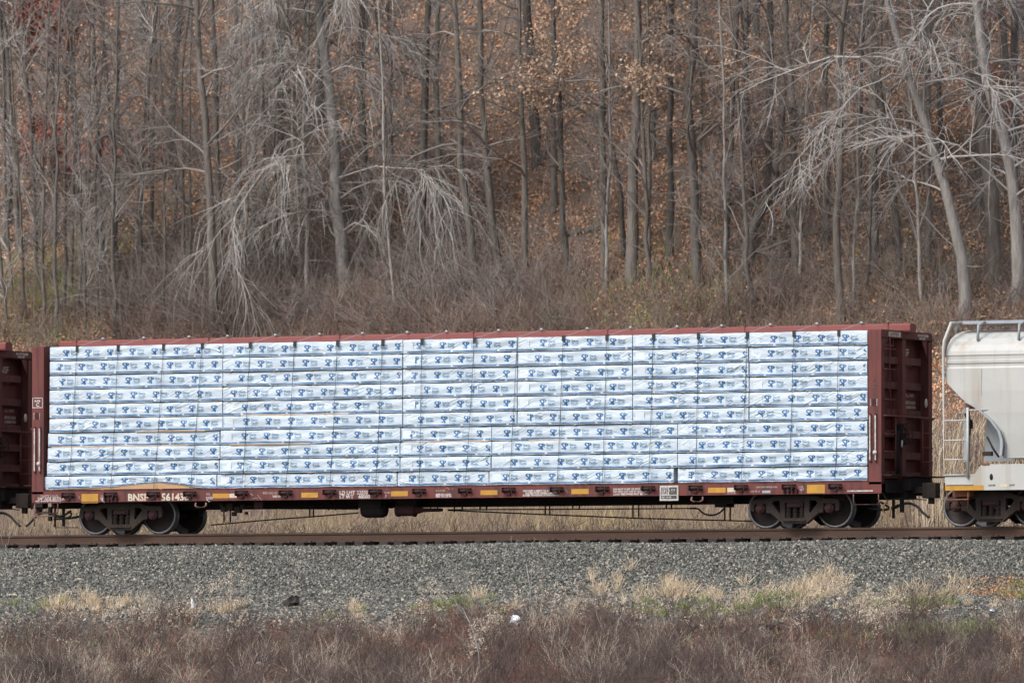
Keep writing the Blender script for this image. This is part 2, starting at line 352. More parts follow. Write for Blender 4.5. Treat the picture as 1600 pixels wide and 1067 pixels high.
s2 = stones(n2, X2, Y2, lambda X, Y: np.where(Y > -4.95, np.maximum(bed(X, Y), gz(X, Y)), gz(X, Y)), .024, .065, 2)
n3 = 9000
X3 = -16+rng.random(n3)*34; Y3 = rng.uniform(-1.3, 1.6, n3)
s3 = stones(n3, X3, Y3, bed, .03, .06, 3)
V, F = join([s1, s2, s3]); tag(np_mesh('gravel', V, F, M['stone']), 'grey crushed stone ballast sloping down below the rails', 'gravel', kind='stuff')

# rails and ties
def rail_obj(yc, label):
    pr = [(-.068, -.225), (.068, -.225), (.068, -.212), (.012, -.19), (.010, -.062), (.036, -.046), (.037, -.012), (.028, 0), (-.028, 0), (-.037, -.012), (-.036, -.046), (-.010, -.062), (-.012, -.19), (-.068, -.212)]
    mb = MB(); n = len(pr); xs_ = np.arange(-120, 121, 8.)
    V = [(x, yc+a, b) for x in xs_ for a, b in pr]
    F = []; 
    for i in range(len(xs_)-1):
        for j in range(n): F.append((i*n+j, i*n+(j+1) % n, (i+1)*n+(j+1) % n, (i+1)*n+j))
    mb.add(V, F, 0); 
    for q in range(len(mb.f)):
        if q % n in (7,): mb.m[q] = 1
    return tag(mb.build('rail', [M['rail'], M['railtop']]), label, 'rail', 'steel rails under the train')
rail_obj(-.78, 'rusty brown steel rail on the near side of the track'); rail_obj(.78, 'rusty steel rail on the far side of the track, behind the near one')
tie_mb = MB(); tie_mb.box(-.115, .115, -1.33, 1.33, -.18, 0)
t0 = empty('railroad_tie', (0, 0, -.229), 'dark creosoted wooden tie end poking from the gravel under the rail', 'railroad tie', 'wooden ties under the rails')
tb = tie_mb.build('tie_body', M['tie'], t0, bevel=.012)
pl = MB()
for s in (-1, 1):
    pl.box(-.10, .10, s*.78-.17, s*.78+.17, .002, .014)
    for a in (-.07, .07):
        for b in (-.11, .11): pl.cbox((a, s*.78+b, .026), (.035, .035, .03))
tp = pl.build('tie_plate', M['rail'], t0)
rr = random.Random(4); first = True
def nth(k):
    a = ['', 'first', 'second', 'third', 'fourth', 'fifth', 'sixth', 'seventh', 'eighth', 'ninth', 'tenth', 'eleventh', 'twelfth', 'thirteenth', 'fourteenth', 'fifteenth', 'sixteenth', 'seventeenth', 'eighteenth', 'nineteenth']
    if k < 20: return a[k]
    t = {2: 'twent', 3: 'thirt', 4: 'fort', 5: 'fift', 6: 'sixt'}[k//10]
    return t+'ieth' if k % 10 == 0 else t+'y-'+a[k % 10]
X_L, X_R = XA(8, -1.33), XA(1592, -1.33); NT = int((X_R-X_L)/.545)+1
for i in range(NT):
    x = X_L+i*.545+rr.uniform(-.06, .06)
    if first: t = t0; first = False
    else:
        t = t0.copy(); link(t)
        for ch in (tb, tp):
            c = ch.copy(); link(c); c.parent = t
    t['label'] = 'dark wooden tie end under the near rail, '+nth(i+1)+' from the left edge'
    t.location = (x, rr.uniform(-.07, .05), -.229-rr.uniform(0, .012)); t.rotation_euler = (0, 0, rr.uniform(-.012, .012))

# ------------------------------------------------------------------ train parts
def make_truck(parent, xc):
    tr = empty('truck', (xc, 0, 0)); tr.parent = parent
    wb = .889
    for sx in (-1, 1):
        for sy in (-1, 1):
            mb = MB(); y = sy*.71
            pr = [(.0, .02), (.10, .02), (.13, -.005), (.30, -.045), (.385, -.03), (.41, .05)]
            mb.lathe([(r, (h if 0 else h)*1.0*(1)) for r, h in [(q[0], y-y+q[1]*sy) for q in pr]], (sx*wb, y, .457), 'y', 36, 0)
            mb.lathe([(.41, .055*sy), (.425, .06*sy), (.457, .055*sy), (.460, -.03*sy), (.462, -.055*sy), (.486, -.062*sy), (.486, -.085*sy), (.42, -.09*sy), (.30, -.07*sy), (0.02, -.05*sy)], (sx*wb, y+.02*sy, .457), 'y', 40, 1)
            for q in range(len(mb.f)):
                if q >= 35*5+7*40+35: mb.m[q] = 0
            mb.build('wheel', [M['wheel'], M['tread']], tr)
        ax = MB(); ax.tube([(sx*wb, -1.02, .457), (sx*wb, 1.02, .457)], .085, 14); ax.build('axle', M['wheel'], tr)
    for sy in (-1, 1):
        outer = [(-1.13, .60), (-1.10, .655), (-.70, .67), (-.52, .745), (-.30, .77), (.30, .77), (.52, .745), (.70, .67), (1.10, .655), (1.13, .60), (1.13, .42), (1.06, .40), (1.05, .585), (.73, .585), (.72, .37), (.62, .36), (.30, .115), (-.30, .115), (-.62, .36), (-.72, .37), (-.73, .585), (-1.05, .585), (-1.06, .40), (-1.13, .42)]
        win = [(.37, .66), (.55, .645), (.60, .57), (.40, .33), (.36, .36)]
        win2 = [(-a, b) for a, b in win][::-1]
        mid = [(-.26, .60), (.26, .60), (.26, .215), (-.26, .215)]
        V, Fc = shape([outer, win, win2, mid], .055, .018)
        mb = MB(); mb.add(on_side(V, 0, sy*1.03, 0), Fc)
        # flanges giving the casting depth
        mb.box(-.30, .30, sy*1.03-.10, sy*1.03+.10, .785, .80); mb.box(-.29, .29, sy*1.03-.11, sy*1.03+.11, .16, .185)
        mb.build('side_frame', M['truck'], tr)
        sp = MB()
        for u in (-.17, 0, .17):
            for k in range(7):
                z = .205+k*.036
                sp.lathe([(.045, -.010), (.068, -.010), (.074, 0), (.068, .010), (.045, .010)], (u, sy*1.04, z), 'z', 12)
            sp.lathe([(.05, .19-.457), (.05, .0)], (u, sy*1.04, .457), 'z', 10)
        sp.build('spring_set', M['truck'], tr)
        bo = MB(); bo.box(-.21, .21, sy*.96, sy*1.10, .47, .585) ; bo.box(-.15, .15, sy*1.10, sy*1.13, .49, .56)
        if sy < 0: bo = MB(); bo.box(-.21, .21, -1.10, -.96, .47, .585); bo.box(-.15, .15, -1.13, -1.10, .49, .56)
        bo.build('bolster_end', M['paint_dark'], tr, bevel=.01)
        for sx in (-1, 1):
            be = MB(); y0 = sy*1.0
            be.lathe([(.125, 0), (.125, .10*sy), (.105, .125*sy), (.07, .13*sy), (.065, .15*sy), (0, .152*sy)], (sx*wb, y0, .457), 'y', 20)
            for q in range(3):
                a = q*2.094+.5; be.cbox((sx*wb+.075*math.cos(a), y0+.135*sy, .457+.075*math.sin(a)), (.03, .03, .03))
            be.build('bearing_cap', M['paint_dark'], tr)
            ad = MB(); ad.cbox((sx*wb, sy*1.03, .585), (.28, .14, .045)); ad.build('bearing_adapter', M['truck'], tr)
    br = MB(); br.box(-.18, .18, -.95, .95, .50, .68); br.build('bolster', M['under'], tr)
    for sx in (-1, 1):
        b2 = MB(); b2.tube([(sx*.36, -.80, .38), (sx*.36, .80, .38)], .035, 8)
        for s in (-1, 1): b2.box(sx*.38-.03, sx*.38+.03, s*.71-.06, s*.71+.06, .28, .48)
        b2.build('brake_beam', M['under'], tr)
    # a pale worn stripe of dust along the sloping arm of the side frame
    return tr

def bulkhead(parent, s, end_number, number_x_faces=True, detail=True):
    """s=+1 right bulkhead (outer face at +X), s=-1 left one"""
    xi, xo = 11.03, 11.36
    def bx(mb, a, b, y0, y1, z0, z1, mi=0):
        x0, x1 = sorted((s*a, s*b)); mb.box(x0, x1, y0, y1, z0, z1, mi)
    root = None
    mb = MB()
    for sy in (-1, 1):
        y0, y1 = sorted((sy*1.42, sy*1.395)); bx(mb, xi, xo, y0, y1, .98, 4.55)          # outer flat side of the post
        y0, y1 = sorted((sy*1.392, sy*1.24)); bx(mb, xo-.03, xo-.003, y0, y1, 1.0, 4.36)         # front flange
    bx(mb, xi+.003, xo-.006, -1.392, 1.392, 4.39, 4.572)                                # top beam
    bx(mb, xi+.002, xi+.03, -1.392, 1.392, 1.06, 4.388)                                      # recessed sheet
    post = mb.build('bulkhead', M['paint'], parent, bevel=.006)
    mb = MB(); bx(mb, xi+.032, xo-.04, -.16, .03, 1.06, 4.388); mb.build('center_post', M['paint'], post, bevel=.006)
    for z in (1.22, 1.68, 2.18, 2.66, 3.30, 3.88):
        mb = MB()
        for a, b in ((-1.235, -.165), (.035, 1.235)):
            bx(mb, xi+.032, xi+.19, a if z < 4 else a, b-.14*(b > 1), z-.085, z+.085)
        mb.build('horizontal_rib', M['paint'], post, bevel=.008)
    for sy in (-1, 1):                                                                  # corner gussets
        V, Fc = shape([[(0, 0), (.30*sy, 0), (0, -.42)]], .012)
        m2 = MB(); V2 = np.stack([V[:, 2]+s*(xo-.05), -sy*0+(-V[:, 0]+sy*1.238), V[:, 1]+4.386], 1); m2.add(V2, Fc); m2.build('gusset', M['paint'], post)
    # grab irons on the end
    for ya, yb, zs_ in ((-1.30, -.74, (1.75, 2.15, 2.95, 3.65, 4.12)), (.76, 1.34, (1.55, 1.88, 2.22, 2.54))):
        for z in zs_:
            g = MB(); g.tube([(s*(xo-.02), ya, z), (s*(xo+.06), ya, z), (s*(xo+.06), yb, z), (s*(xo-.02), yb, z)], .013, 6); g.build('grab_iron', M['paint'], post)
    g = MB(); g.tube([(s*(xo+.05), -1.36, 2.575), (s*(xo+.07), 1.39, 2.575)], .022, 6); g.build('hand_rail', M['paint'], post)
    g = MB(); g.tube([(s*(xo+.05), .76, 1.25), (s*(xo+.05), .76, 2.57)], .017, 6); g.tube([(s*(xo+.05), -.74, 1.25), (s*(xo+.05), -.74, 2.57)], .017, 6); g.build('ladder_stile', M['paint'], post)
    if detail:
        g = MB(); g.tube([(s*(xo+.02), -1.28, 4.20), (s*(xo+.02), -.80, 4.20), (s*(xo+.02), -.80, 4.40)], .014, 6); g.tube([(s*(xo+.02), -.98, 4.38), (s*(xo+.02), -1.0, 3.3), (s*(xo+.04), -.93, 2.58)], .014, 6)
        g.build('brake_rod', M['paint'], post)
        w = MB(); cx, cy, cz = s*(xo+.12), -.20, 2.2
        w.lathe([(.24, 0), (.262, .012), (.275, 0), (.262, -.012), (.24, 0)], (cx, cy, cz), 'x', 24)
        for q in range(5):
            a = q*1.2566; w.tube([(cx, cy, cz), (cx+.01, cy+.25*math.cos(a), cz+.25*math.sin(a))], .014, 5)
        w.lathe([(0.0, .03), (.05, .03), (.05, -.1)], (cx, cy, cz), 'x', 12)
        w.build('brake_wheel', M['paint_dark'], post)
        h = MB(); bx(h, xi+.2, xo+.02, -.34, -.06, 1.92, 2.42); h.build('brake_housing', M['under'], post, bevel=.04)
        c = MB(); c.tube([(s*(xo-.02), -.47, 2.25), (s*(xo-.02), -.5, 1.75), (s*(xo-.02), -.46, 1.24)], .055, 8); c.build('chain_guard', M['under'], post)
        c = MB(); c.tube([(s*(xo+.07), -.42, 2.02), (s*(xo+.07), -.45, 1.86)], .022, 6); c.build('brake_handle', M['white'], post)
    # lettering on the end (painted on the recessed sheet and the top beam)
    if s > 0:
        lt = MB(); e = xi+.0345
        for body, yy, zz, sz in end_number:
            V, Fc = glyphs(body, sz, .004); lt.add(on_end(V, e if zz < 4.39 else xo-.003, yy, zz), Fc)
        lt.build('end_lettering', M['cream'], post)
        rf = MB(); rf.lathe([(0, 0.012), (.085, .012), (.085, 0)], (0, 0, 0), 'x', 16); o = rf.build('reflector_disc', M['cream'], post); o.location = (xo-.02, 1.11, 2.93); o.scale = (1, .8, 1.25)
        tg = MB(); tg.box(xo-.003, xo+.001, -1.0, -.34, 4.42, 4.53); tg.build('warning_plate', M['cream'], post)
        # CAUTION on the plate
        V, Fc = glyphs('CAUTION', .11, .003); lt = MB(); lt.add(on_end(V, xo+.003, -.96, 4.44), Fc); lt.build('warning_text', M['paint'], post)
    # crossover platform and end sill
    mb = MB(); bx(mb, xo+.005, xo+.34, -.45, 1.38, 1.185, 1.215)
    bx(mb, xo+.005, xo+.25, -1.38, -.60, 1.19, 1.21); mb.build('end_platform', M['paint_dark'], post)
    e = MB(); bx(e, xo-.002, xo+.05, -1.2, 1.36, .80, 1.10); V, Fc = shape([[(0, 0), (.35, .3), (.35, 0)]], .01)
    bx(e, xo+.052, xo+.25, -.35, .75, .86, 1.17)
    e.build('end_sill', M['under'], post)
    return post

def coupler_end(parent, s):
    """draft gear, coupler, cut lever and air hose at one end"""
    xo = 11.36
    mb = MB(); x0, x1 = sorted((s*9.9, s*(xo+.12))); mb.box(x0, x1, -.28, .28, .66, 1.02); mb.build('draft_sill', M['under'], parent, bevel=.02)
    mb = MB(); x0, x1 = sorted((s*(xo+.10), s*(xo+.50))); mb.box(x0, x1, -.09, .07, .80, .95)
    V, Fc = shape([[(-.05, -.13), (.12, -.17), (.25, -.12), (.30, .0), (.24, .05), (.20, -.02), (.12, .02), (.16, .12), (.10, .17), (-.05, .12)]], .16, .02)
    V = np.stack([s*(xo+.52+V[:, 0]), V[:, 1]*s, .86+V[:, 2]], 1); mb.add(V, Fc)
    mb.box(*sorted((s*(xo+.56), s*(xo+.68))), -.06, .06, .55, .70)
    mb.build('coupler', M['truck'], parent, bevel=.012)
    lv = MB(); lv.tube([(s*(xo-.02), -1.34, .80), (s*(xo+.08), -1.30, .62), (s*(xo+.22), -1.0, .66), (s*(xo+.25), -.3, .67), (s*(xo+.55), -.12, .64)], .013, 6); lv.build('uncoupling_lever', M['under'], parent)
    ho = MB(); P = np.array([(10.55, .40), (11.0, .36), (xo+.15, .50), (xo+.42, .44), (xo+.60, .28), (xo+.74, .17)])
    Pf = [(s*a, -.42, b+.06) for a, b in P]
    ho.tube(smooth(Pf), .030, 8); ho.tube(smooth([(s*(xo+.10), -.40, .58), (s*(xo-.12), -.40, .46), (s*(xo-.32), -.39, .50), (s*(xo-.5), -.38, .60)]), .026, 8)
    ho.build('air_hose', M['rubber'], parent)
    br = MB(); br.box(*sorted((s*(xo+.02), s*(xo+.10))), -.46, -.38, .35, .70); br.box(*sorted((s*(xo-.25), s*(xo-.20))), -.30, -.24, .22, .66); br.build('hose_bracket', M['under'], parent)
    # corner step
    st = MB(); a, b = s*(xo-.08), s*(xo-.72)
    st.tube([(a, -1.40, .90), (a, -1.40, .52), (b, -1.40, .52), (b, -1.40, .90)], .018, 6); st.build('sill_step', M['pink'], parent)

def flatcar(name, x_off, label, end_number, detail=True):
    car = empty(name, (0, 0, 0), label, 'freight car', 'centerbeam flatcars')
    # deck and side sills (top of the deck z = 1.055)
    mb = MB()
    mb.box(-11.36, 11.36, -1.395, 1.395, 1.005, 1.045); mb.build('deck', M['paint_dark'], car)
    for sy in (-1, 1):
        mb = MB(); y0 = sy*1.42
        ya, yb = sorted((y0, y0-sy*.022)); mb.box(-11.36, 11.36, ya, yb, .80, 1.048)
        ya, yb = sorted((y0+sy*.012, y0-sy*.10)); mb.box(-11.355, 11.355, ya, yb, .775, .798)
        ya, yb = sorted((y0+sy*.010, y0-sy*.10)); mb.box(-11.02, 11.02, ya, yb, 1.050, 1.066)
        mb.build('side_sill', M['paint'], car, bevel=.004)
    mb = MB(); mb.box(-9.9, 9.9, -.33, .33, .60, 1.0); mb.build('center_sill', M['under'], car)
    for i in range(25):
        pass
    cb = MB()
    for i in range(31):
        x = -10.8+i*.72; cb.box(x-.03, x+.03, -1.39, -.335, .83, 1.0); cb.box(x-.03, x+.03, .335, 1.39, .83, 1.0)
    cb.build('crossbearers', M['under'], car)
    # centre beam
    mb = MB(); V, Fc = shape([[(-.15, -.10), (.15, -.10), (.17, -.06), (.17, .06), (.12, .10), (-.12, .10), (-.17, .06), (-.17, -.06)]], 11.42)
    V = np.stack([V[:, 2]+.10, V[:, 0], V[:, 1]+4.65], 1); mb.add(V, Fc)
    for x in (-10.9, -7.2, -3.6, 0.02, 3.6, 7.2, 10.9): mb.box(x-.06, x+.06, -.19, .19, 4.53, 4.76)
    mb.build('top_chord', M['chord_skylit'], car)
    mb = MB(); mb.box(-11.0, 11.0, -.02, .02, 1.05, 4.55)
    for i in range(17):
        x = -10.4+i*1.3; mb.box(x-.05, x+.05, -.11, .11, 1.05, 4.55)
    mb.build('center_web', M['paint_dark'], car)
    bulkhead(car, 1, end_number, detail=detail); bulkhead(car, -1, [], detail=False)
    for s in (-1, 1): coupler_end(car, s)
    for px in (198.5, 1250.0): make_truck(car, XA(px, -.8))
    return car

END1 = [('BNSF', -.92+.92, 4.02, .24), ('561436', -.92+.92, 3.78, .22), ('LMT FORKS', .57, 3.22, .10), ('ALL UNITS', .57, 3.07, .10), ('BOTH SIDES', .57, 2.48+.42, .10), ('LOADED EVEN', .57, 2.80, .085), ('BEFORE', .57, 2.68, .09), ('MOVING CAR', .57, 2.57, .09), ('DO NOT EXCEED', .62, 4.47, .075), ('LOAD LIMIT', .70, 4.405, .065)]
for i in range(2): END1[i] = (END1[i][0], (.22, .28)[i], END1[i][2], END1[i][3])
END2 = [(a.replace('561436', '561431'), b, c, d) for a, b, c, d in END1]
car = flatcar('centerbeam_flatcar', 0, 'brown centerbeam flatcar with tall bulkheads, stacked with white wrapped lumber', END1)

# --- lettering, plates, winches on the near side sill
YS = -1.42
def sill_text(body, px, py, size, m='faded', bold=.003, name='lettering', sp=None):
    V, Fc = glyphs(body, size, bold); p = W(px, py, YS)
    mb = MB(); V = V.copy()
    if sp: V[:, 0] *= sp
    mb.add(on_side(V, p[0], YS-.003, p[2]), Fc); return mb.build(name, M[m], car)
def sill_rect(pxa, pxb, pya, pyb, m, name, y=YS-.004, t=.003):
    a = W(pxa, pya, YS); b = W(pxb, pyb, YS); mb = MB(); mb.box(a[0], b[0], y-t, y, min(a[2], b[2]), max(a[2], b[2])); return mb.build(name, M[m], car)
sill_text('BNSF', 199.5, 782.5, .245, 'cream', .009, 'reporting_mark', 1.02)
sill_text('561436', 252, 782, .245, 'cream', .009, 'car_number', 1.04)
sill_text('LD LMT', 530.5, 772.5, .125, 'white', .004, 'load_limit_text'); sill_text('225500', 557.5, 772, .125, 'white', .004, 'load_limit_text')
sill_text('LT WT', 530.5, 779, .125, 'white', .004, 'light_weight_text'); sill_text('60500', 560, 778.5, .125, 'white', .004, 'light_weight_text')
sill_text('EMPTY LOAD', 63.5, 777, .082, 'faded'); sill_text('1/4" ADJ. BLOCK', 58.5, 781.4, .105, 'white', .004); sill_text('SEE INSTRUCTIONS', 55.5, 785.8, .082, 'white')
sill_text('JACK', 157.5, 776, .07); sill_text('HERE', 157, 780, .07, 'white')
sill_text('REL.', 322, 773.5, .075); sill_text('ROD', 322, 779.5, .085, 'white')
sill_text('RETAINING', 411, 772, .075); sill_text('VALVE', 426, 777, .075, 'white')
sill_text('TIE OFF', 600, 771, .05); sill_text('IN A 3/4 IN.', 681, 767.5, .05); sill_text('SAFE TO LOAD', 681, 773.8, .06, 'white'); sill_text('RISE TO 2.50 MS', 681, 776.6, .06, 'white')
for i, s_ in enumerate(('CERTIFIED SUBJECT TO A SPEED', 'RESTRICTION WHEN LOADED', 'SUITED TRANSPORTATION BOARD')): sill_text(s_, 817+(i == 1)*4, 768.2+i*3.4, .060, 'white')
for i, s_ in enumerate(('DO NOT HUMP OR KICK CAR', 'DO NOT CUT OFF IN MOTION', 'LOAD TIEDOWNS MUST BE TIGHT')): sill_text(s_, 958.5, 765.6+i*3.9, .062, 'white')
sill_text('QUALIFIED UNDER RULE', 1181, 762, .05); sill_text('CAR 73 10', 1171, 769, .06); sill_text('JACK', 1248, 761.5, .05); sill_text('HERE', 1249, 765, .05)
sill_text('BK NO 88', 1136, 772.2, .05)
for a, b, c, d in ((127.5, 153.5, 771.5, 785.5), (332.5, 358, 771, 778), (471, 497, 769.5, 777), (611, 637.5, 767.3, 774.8), (751, 777.5, 765.8, 773), (893, 920, 763.8, 771.5), (1106.5, 1134, 761.8, 769.5), (1261, 1289, 757, 771)):
    sill_rect(a, b, c, d, 'yellow', 'reflector')
sill_rect(358.6, 370, 771, 777.5, 'cream', 'patch'); sill_rect(1136.5, 1149, 761.8, 768.5, 'cream', 'patch'); sill_rect(1191, 1204, 766, 770, 'galv', 'patch'); sill_rect(1324, 1364, 766, 767.5, 'white', 'sill_stripe')
# consolidated stencil plate
sill_rect(1031.5, 1060.5, 758.5, 781.8, 'white', 'stencil_plate', YS-.012, .008)
for a, b, c, d in ((1033.5, 1044.5, 761.3, 771.5), (1046, 1058, 761.3, 772.3), (1033.5, 1058, 774, 779)): sill_rect(a, b, c, d, 'sign_black', 'stencil_panel', YS-.021, .003)
for i, (s_, x_, y_) in enumerate((('COTS', 1035, 764.4), ('LUB 9 10', 1034.3, 767.6), ('IDT 04', 1034.6, 770.8), ('BLT 04 98', 1035, 778))): 
    V, Fc = glyphs(s_, .058, .002); p = W(x_, y_, YS); mb = MB(); mb.add(on_side(V, p[0], YS-.027, p[2]), Fc); mb.build('stencil_text', M['white'], car)
for k in range(3):
    g = MB()
    p = W(1048+k*2.2, 771, YS); q = W(1050.5+k*2.2, 763.5, YS); g.tube([(p[0], YS-.026, p[2]), ((p[0]+q[0])/2+.02, YS-.026, (p[2]+q[2])/2), (q[0], YS-.026, q[2])], .007, 4)
    g.build('stencil_mark', M['white'], car)
# arrows and chalk scrawls
def scrawl(pts, r=.008, m='faded', name='chalk_scrawl'):
    mb = MB(); P = [W(a, b, YS) for a, b in pts]; mb.tube([(p[0], YS-.003, p[2]) for p in P], r, 4); return mb.build(name, M[m], car)
scrawl([(159, 781), (163.5, 784.8)], .014, 'white', 'arrow_mark'); scrawl([(323, 780.5), (328, 784)], .014, 'white', 'arrow_mark')
scrawl([(392, 771), (397, 775), (394, 777), (400, 779), (404, 777), (402, 773), (407, 779), (413, 781)]); scrawl([(395, 780), (399, 777.5), (404, 781)])
scrawl([(121, 783), (125, 775), (122, 774), (127, 784), (119, 779)]); scrawl([(695, 764.5), (699, 762.3), (703, 765), (706, 763), (709, 765.5)]); scrawl([(882, 771), (886, 766), (884, 764), (888, 772), (890, 768)])
scrawl([(1251, 766), (1255, 767), (1252, 771)], .012, 'white', 'arrow_mark'); scrawl([(603, 773), (605, 777), (602, 776)], .012, 'white', 'arrow_mark')

# winches under the deck edge: one detailed mesh, copied
WX = [107, 173, 240, 297, 378, 446.5, 515, 586.5, 655, 726.5, 795, 870, 941, 1013, 1086.6, 1158, 1232.5, 1305]
TX = [120, 184, 255, 315.5, 390.5, 460, 527, 597.6, 659, 741, 808, 880, 948, 1021, 1091, 1167.6, 1240.5, 1310.6]
wm = MB()
wm.tube([(-.11, -.055, 0), (.11, -.055, 0)], .032, 10); wm.box(-.135, -.115, -.12, .0, -.06, .065); wm.box(.115, .135, -.12, .0, -.06, .065)
wm.lathe([(.0, 0), (.055, 0), (.055, .02), (0, .02)], (.14, -.055, 0), 'x', 10); wm.box(-.17, .17, -.035, 0, .05, .068); wm.box(-.05, .05, -.05, -.0, -.11, -.07); wm.tube([(.15, -.06, 0), (.22, -.07, -.015)], .02, 6)
w0 = wm.build('winch', M['paint_dark'], car)
for i, px in enumerate(WX):
    o = w0 if i == 0 else w0.copy()
    if i: link(o); o.parent = car
    o.location = (XA(px, YS), YS-.004, .945)
for px in (174, 1236):                                                   # bolster brackets under those winches
    x = XA(px, YS)
    for k in (-.16, -.05, .05, .16): mb = MB(); mb.box(x+k-.018, x+k+.018, YS-.07, YS-.006, .80, .90); mb.build('bolster_bracket', M['paint_dark'], car)
for px, py in ((313.5, 788.5), (1089, 779.5)):                           # towing loops
    p = W(px, py, YS); mb = MB(); a = .14
    mb.tube([(p[0]-a, YS+.02, p[2]+.05), (p[0]-a-.01, YS, p[2]-.02), (p[0]-a+.05, YS, p[2]-.06), (p[0]+a-.05, YS, p[2]-.06), (p[0]+a+.01, YS, p[2]-.02), (p[0]+a, YS+.02, p[2]+.05)], .022, 8); mb.build('towing_loop', M['pink'], car)
# near left post: plate C box, side grab irons, small plates
def post_box(x, z, w, h, t, name, m='white'):
    mb = MB(); y = YS-.003
    mb.box(x, x+w, y-.003, y, z+h-t, z+h); mb.box(x, x+w, y-.003, y, z, z+t); mb.box(x, x+t, y-.003, y, z+t, z+h-t); mb.box(x+w-t, x+w, y-.003, y, z+t, z+h-t); return mb.build(name, M[m], car)
p = W(51.8, 637.5, YS); post_box(-11.345, p[2], .29, .25, .018, 'plate_c_box')
for s_, sz, dx, dz in (('PLATE', .055, .06, .15), ('C', .13, .10, .035)):
    V, Fc = glyphs(s_, sz, .004); mb = MB(); mb.add(on_side(V, -11.345+dx, YS-.003, p[2]+dz), Fc); mb.build('plate_c_text', M['white'], car)
for s in (-1, 1):
    zc = W(800, 0, YS)[2]
    z1 = 2.58; z0 = 1.55
    for dx in (.10, .24):
        xx = (-11.36+dx) if s < 0 else (11.36-.37+dx)
        g = MB(); g.box(xx-.014, xx+.014, YS-.06, YS-.035, z0, z1); g.build('side_grab_iron', M['white'], car)
        for zz in (z0-.04, z1+.02):
            g = MB(); g.cbox((xx, YS-.025, zz), (.03, .04, .03)); g.build('grab_bolt', M['paint_dark'], car)
    g = MB(); xx = (-11.36+.22) if s < 0 else (11.36-.14)
    g.lathe([(0, -.012), (.05, -.012), (.05, 0)], (xx, YS-.062, 1.72), 'y', 14); g.build('round_tag', M['white'], car)
    xx = -11.22 if s < 0 else 11.17
    g = MB(); g.box(xx-.05, xx+.05, YS-.006, YS-.002, 2.80, 2.96); g.build('route_tag', M['paint_dark'], car)
    for d in (-.08, .08):
        g = MB(); g.box(xx+d-.012, xx+d+.012, YS-.006, YS-.002, 2.80, 2.96); g.build('tag_mark', M['faded'], car)
g = MB(); g.tube([(11.13, YS-.003, 3.32), (11.20, YS-.003, 3.42), (11.16, YS-.003, 3.30), (11.24, YS-.003, 3.26), (11.18, YS-.003, 3.20)], .006, 4); g.build('chalk_scrawl', M['faded'], car)
V, Fc = glyphs('HC', .22, -.002); mb = MB(); mb.add(on_side(V, 11.09, YS-.003, 3.12), Fc); 

# --- underframe gear on the centre line and near side
def under(pts, r, y, name, m='under', n=8):
    mb = MB(); P = [W(a, b, y) for a, b in pts]; P = smooth(P) if 'hose' in name else P; mb.tube([tuple(q) for q in P], r, n); return mb.build(name, M[m], car)
YU = -.55
under([(330, 820), (420, 812), (500, 806), (560, 801)], .016, YU, 'brake_rod'); under([(700, 797), (860, 804), (1000, 809.5), (1178, 814)], .016, YU, 'brake_rod')
under([(360, 791), (560, 791)], .022, YU, 'train_line'); under([(380, 794), (560, 795)], .016, YU, 'train_line'); under([(700, 796), (860, 795.5), (1082, 794)], .014, YU, 'train_line')
under([(1078, 794), (1090, 794.5), (1098, 801), (1108, 804.5), (1120, 803), (1130, 796), (1133, 790)], .022, YU, 'brake_hose', 'rubber')
for a, b, c in ((350, 816, 0), (360, 816, 0), (484, 808, 0), (490, 808, 0), (750, 797, 0), (760, 797, 0), (852, 804, 0), (859, 804, 0), (895, 795, 0), (905, 795, 0), (989, 808, 0), (998, 808, 0), (1041, 794, 0), (1049.5, 794, 0), (1132.5, 812, 0), (1141, 812, 0), (426, 795, 0), (514, 797, 0), (524, 797, 0), (673, 797, 0), (684, 797, 0), (710, 800, 0), (722, 798, 0)):
    under([(a, 780), (a, b)], .020, YU, 'rod_hanger', 'under', 4)
p = W(585, 797, YU-.1); mb = MB(); mb.lathe([(0, -.33), (.09, -.33), (.17, -.30), (.20, -.22), (.20, .22), (.17, .30), (.09, .33), (0, .33)], (p[0], YU-.1, p[2]+.02), 'x', 20); mb.build('air_reservoir', M['under'], car)
mb = MB(); mb.box(p[0]-.30, p[0]+.30, YU-.35, YU+.3, p[2]+.05, .85); mb.build('reservoir_bracket', M['under'], car)
p = W(636, 797, YU-.1); mb = MB(); mb.lathe([(0, -.28), (.13, -.28), (.155, -.26), (.155, -.20), (.14, -.19), (.14, .18), (.16, .19), (.16, .22), (.10, .24), (.05, .45), (.04, .95), (0, .95)], (p[0], YU-.1, p[2]), 'x', 18); mb.build('brake_cylinder', M['paint_dark'], car)
mb = MB(); mb.box(p[0]-.25, p[0]+.3, YU-.2, YU+.1, p[2]+.13, .85); mb.build('cylinder_bracket', M['under'], car)
p = W(366, 795, YU-.3); mb = MB()
for dx, dz, s_ in ((-.25, 0, .13), (-.08, .04, .17), (.10, -.02, .15), (.22, .05, .12), (0, -.12, .10), (-.3, .08, .1), (.3, -.1, .07)): mb.cbox((p[0]+dx, YU-.3+dx*.2, p[2]+dz), (s_, s_, s_))
mb.tube([(p[0]-.4, YU-.3, p[2]+.05), (p[0]+.5, YU-.3, p[2]+.05)], .02, 6); mb.build('brake_valve', M['truck'], car, bevel=.03)
p = W(405, 789, YU-.5); mb = MB(); mb.cbox((p[0], YU-.5, p[2]+.03), (.24, .1, .22)); mb.build('release_bracket', M['paint_dark'], car, bevel=.01)
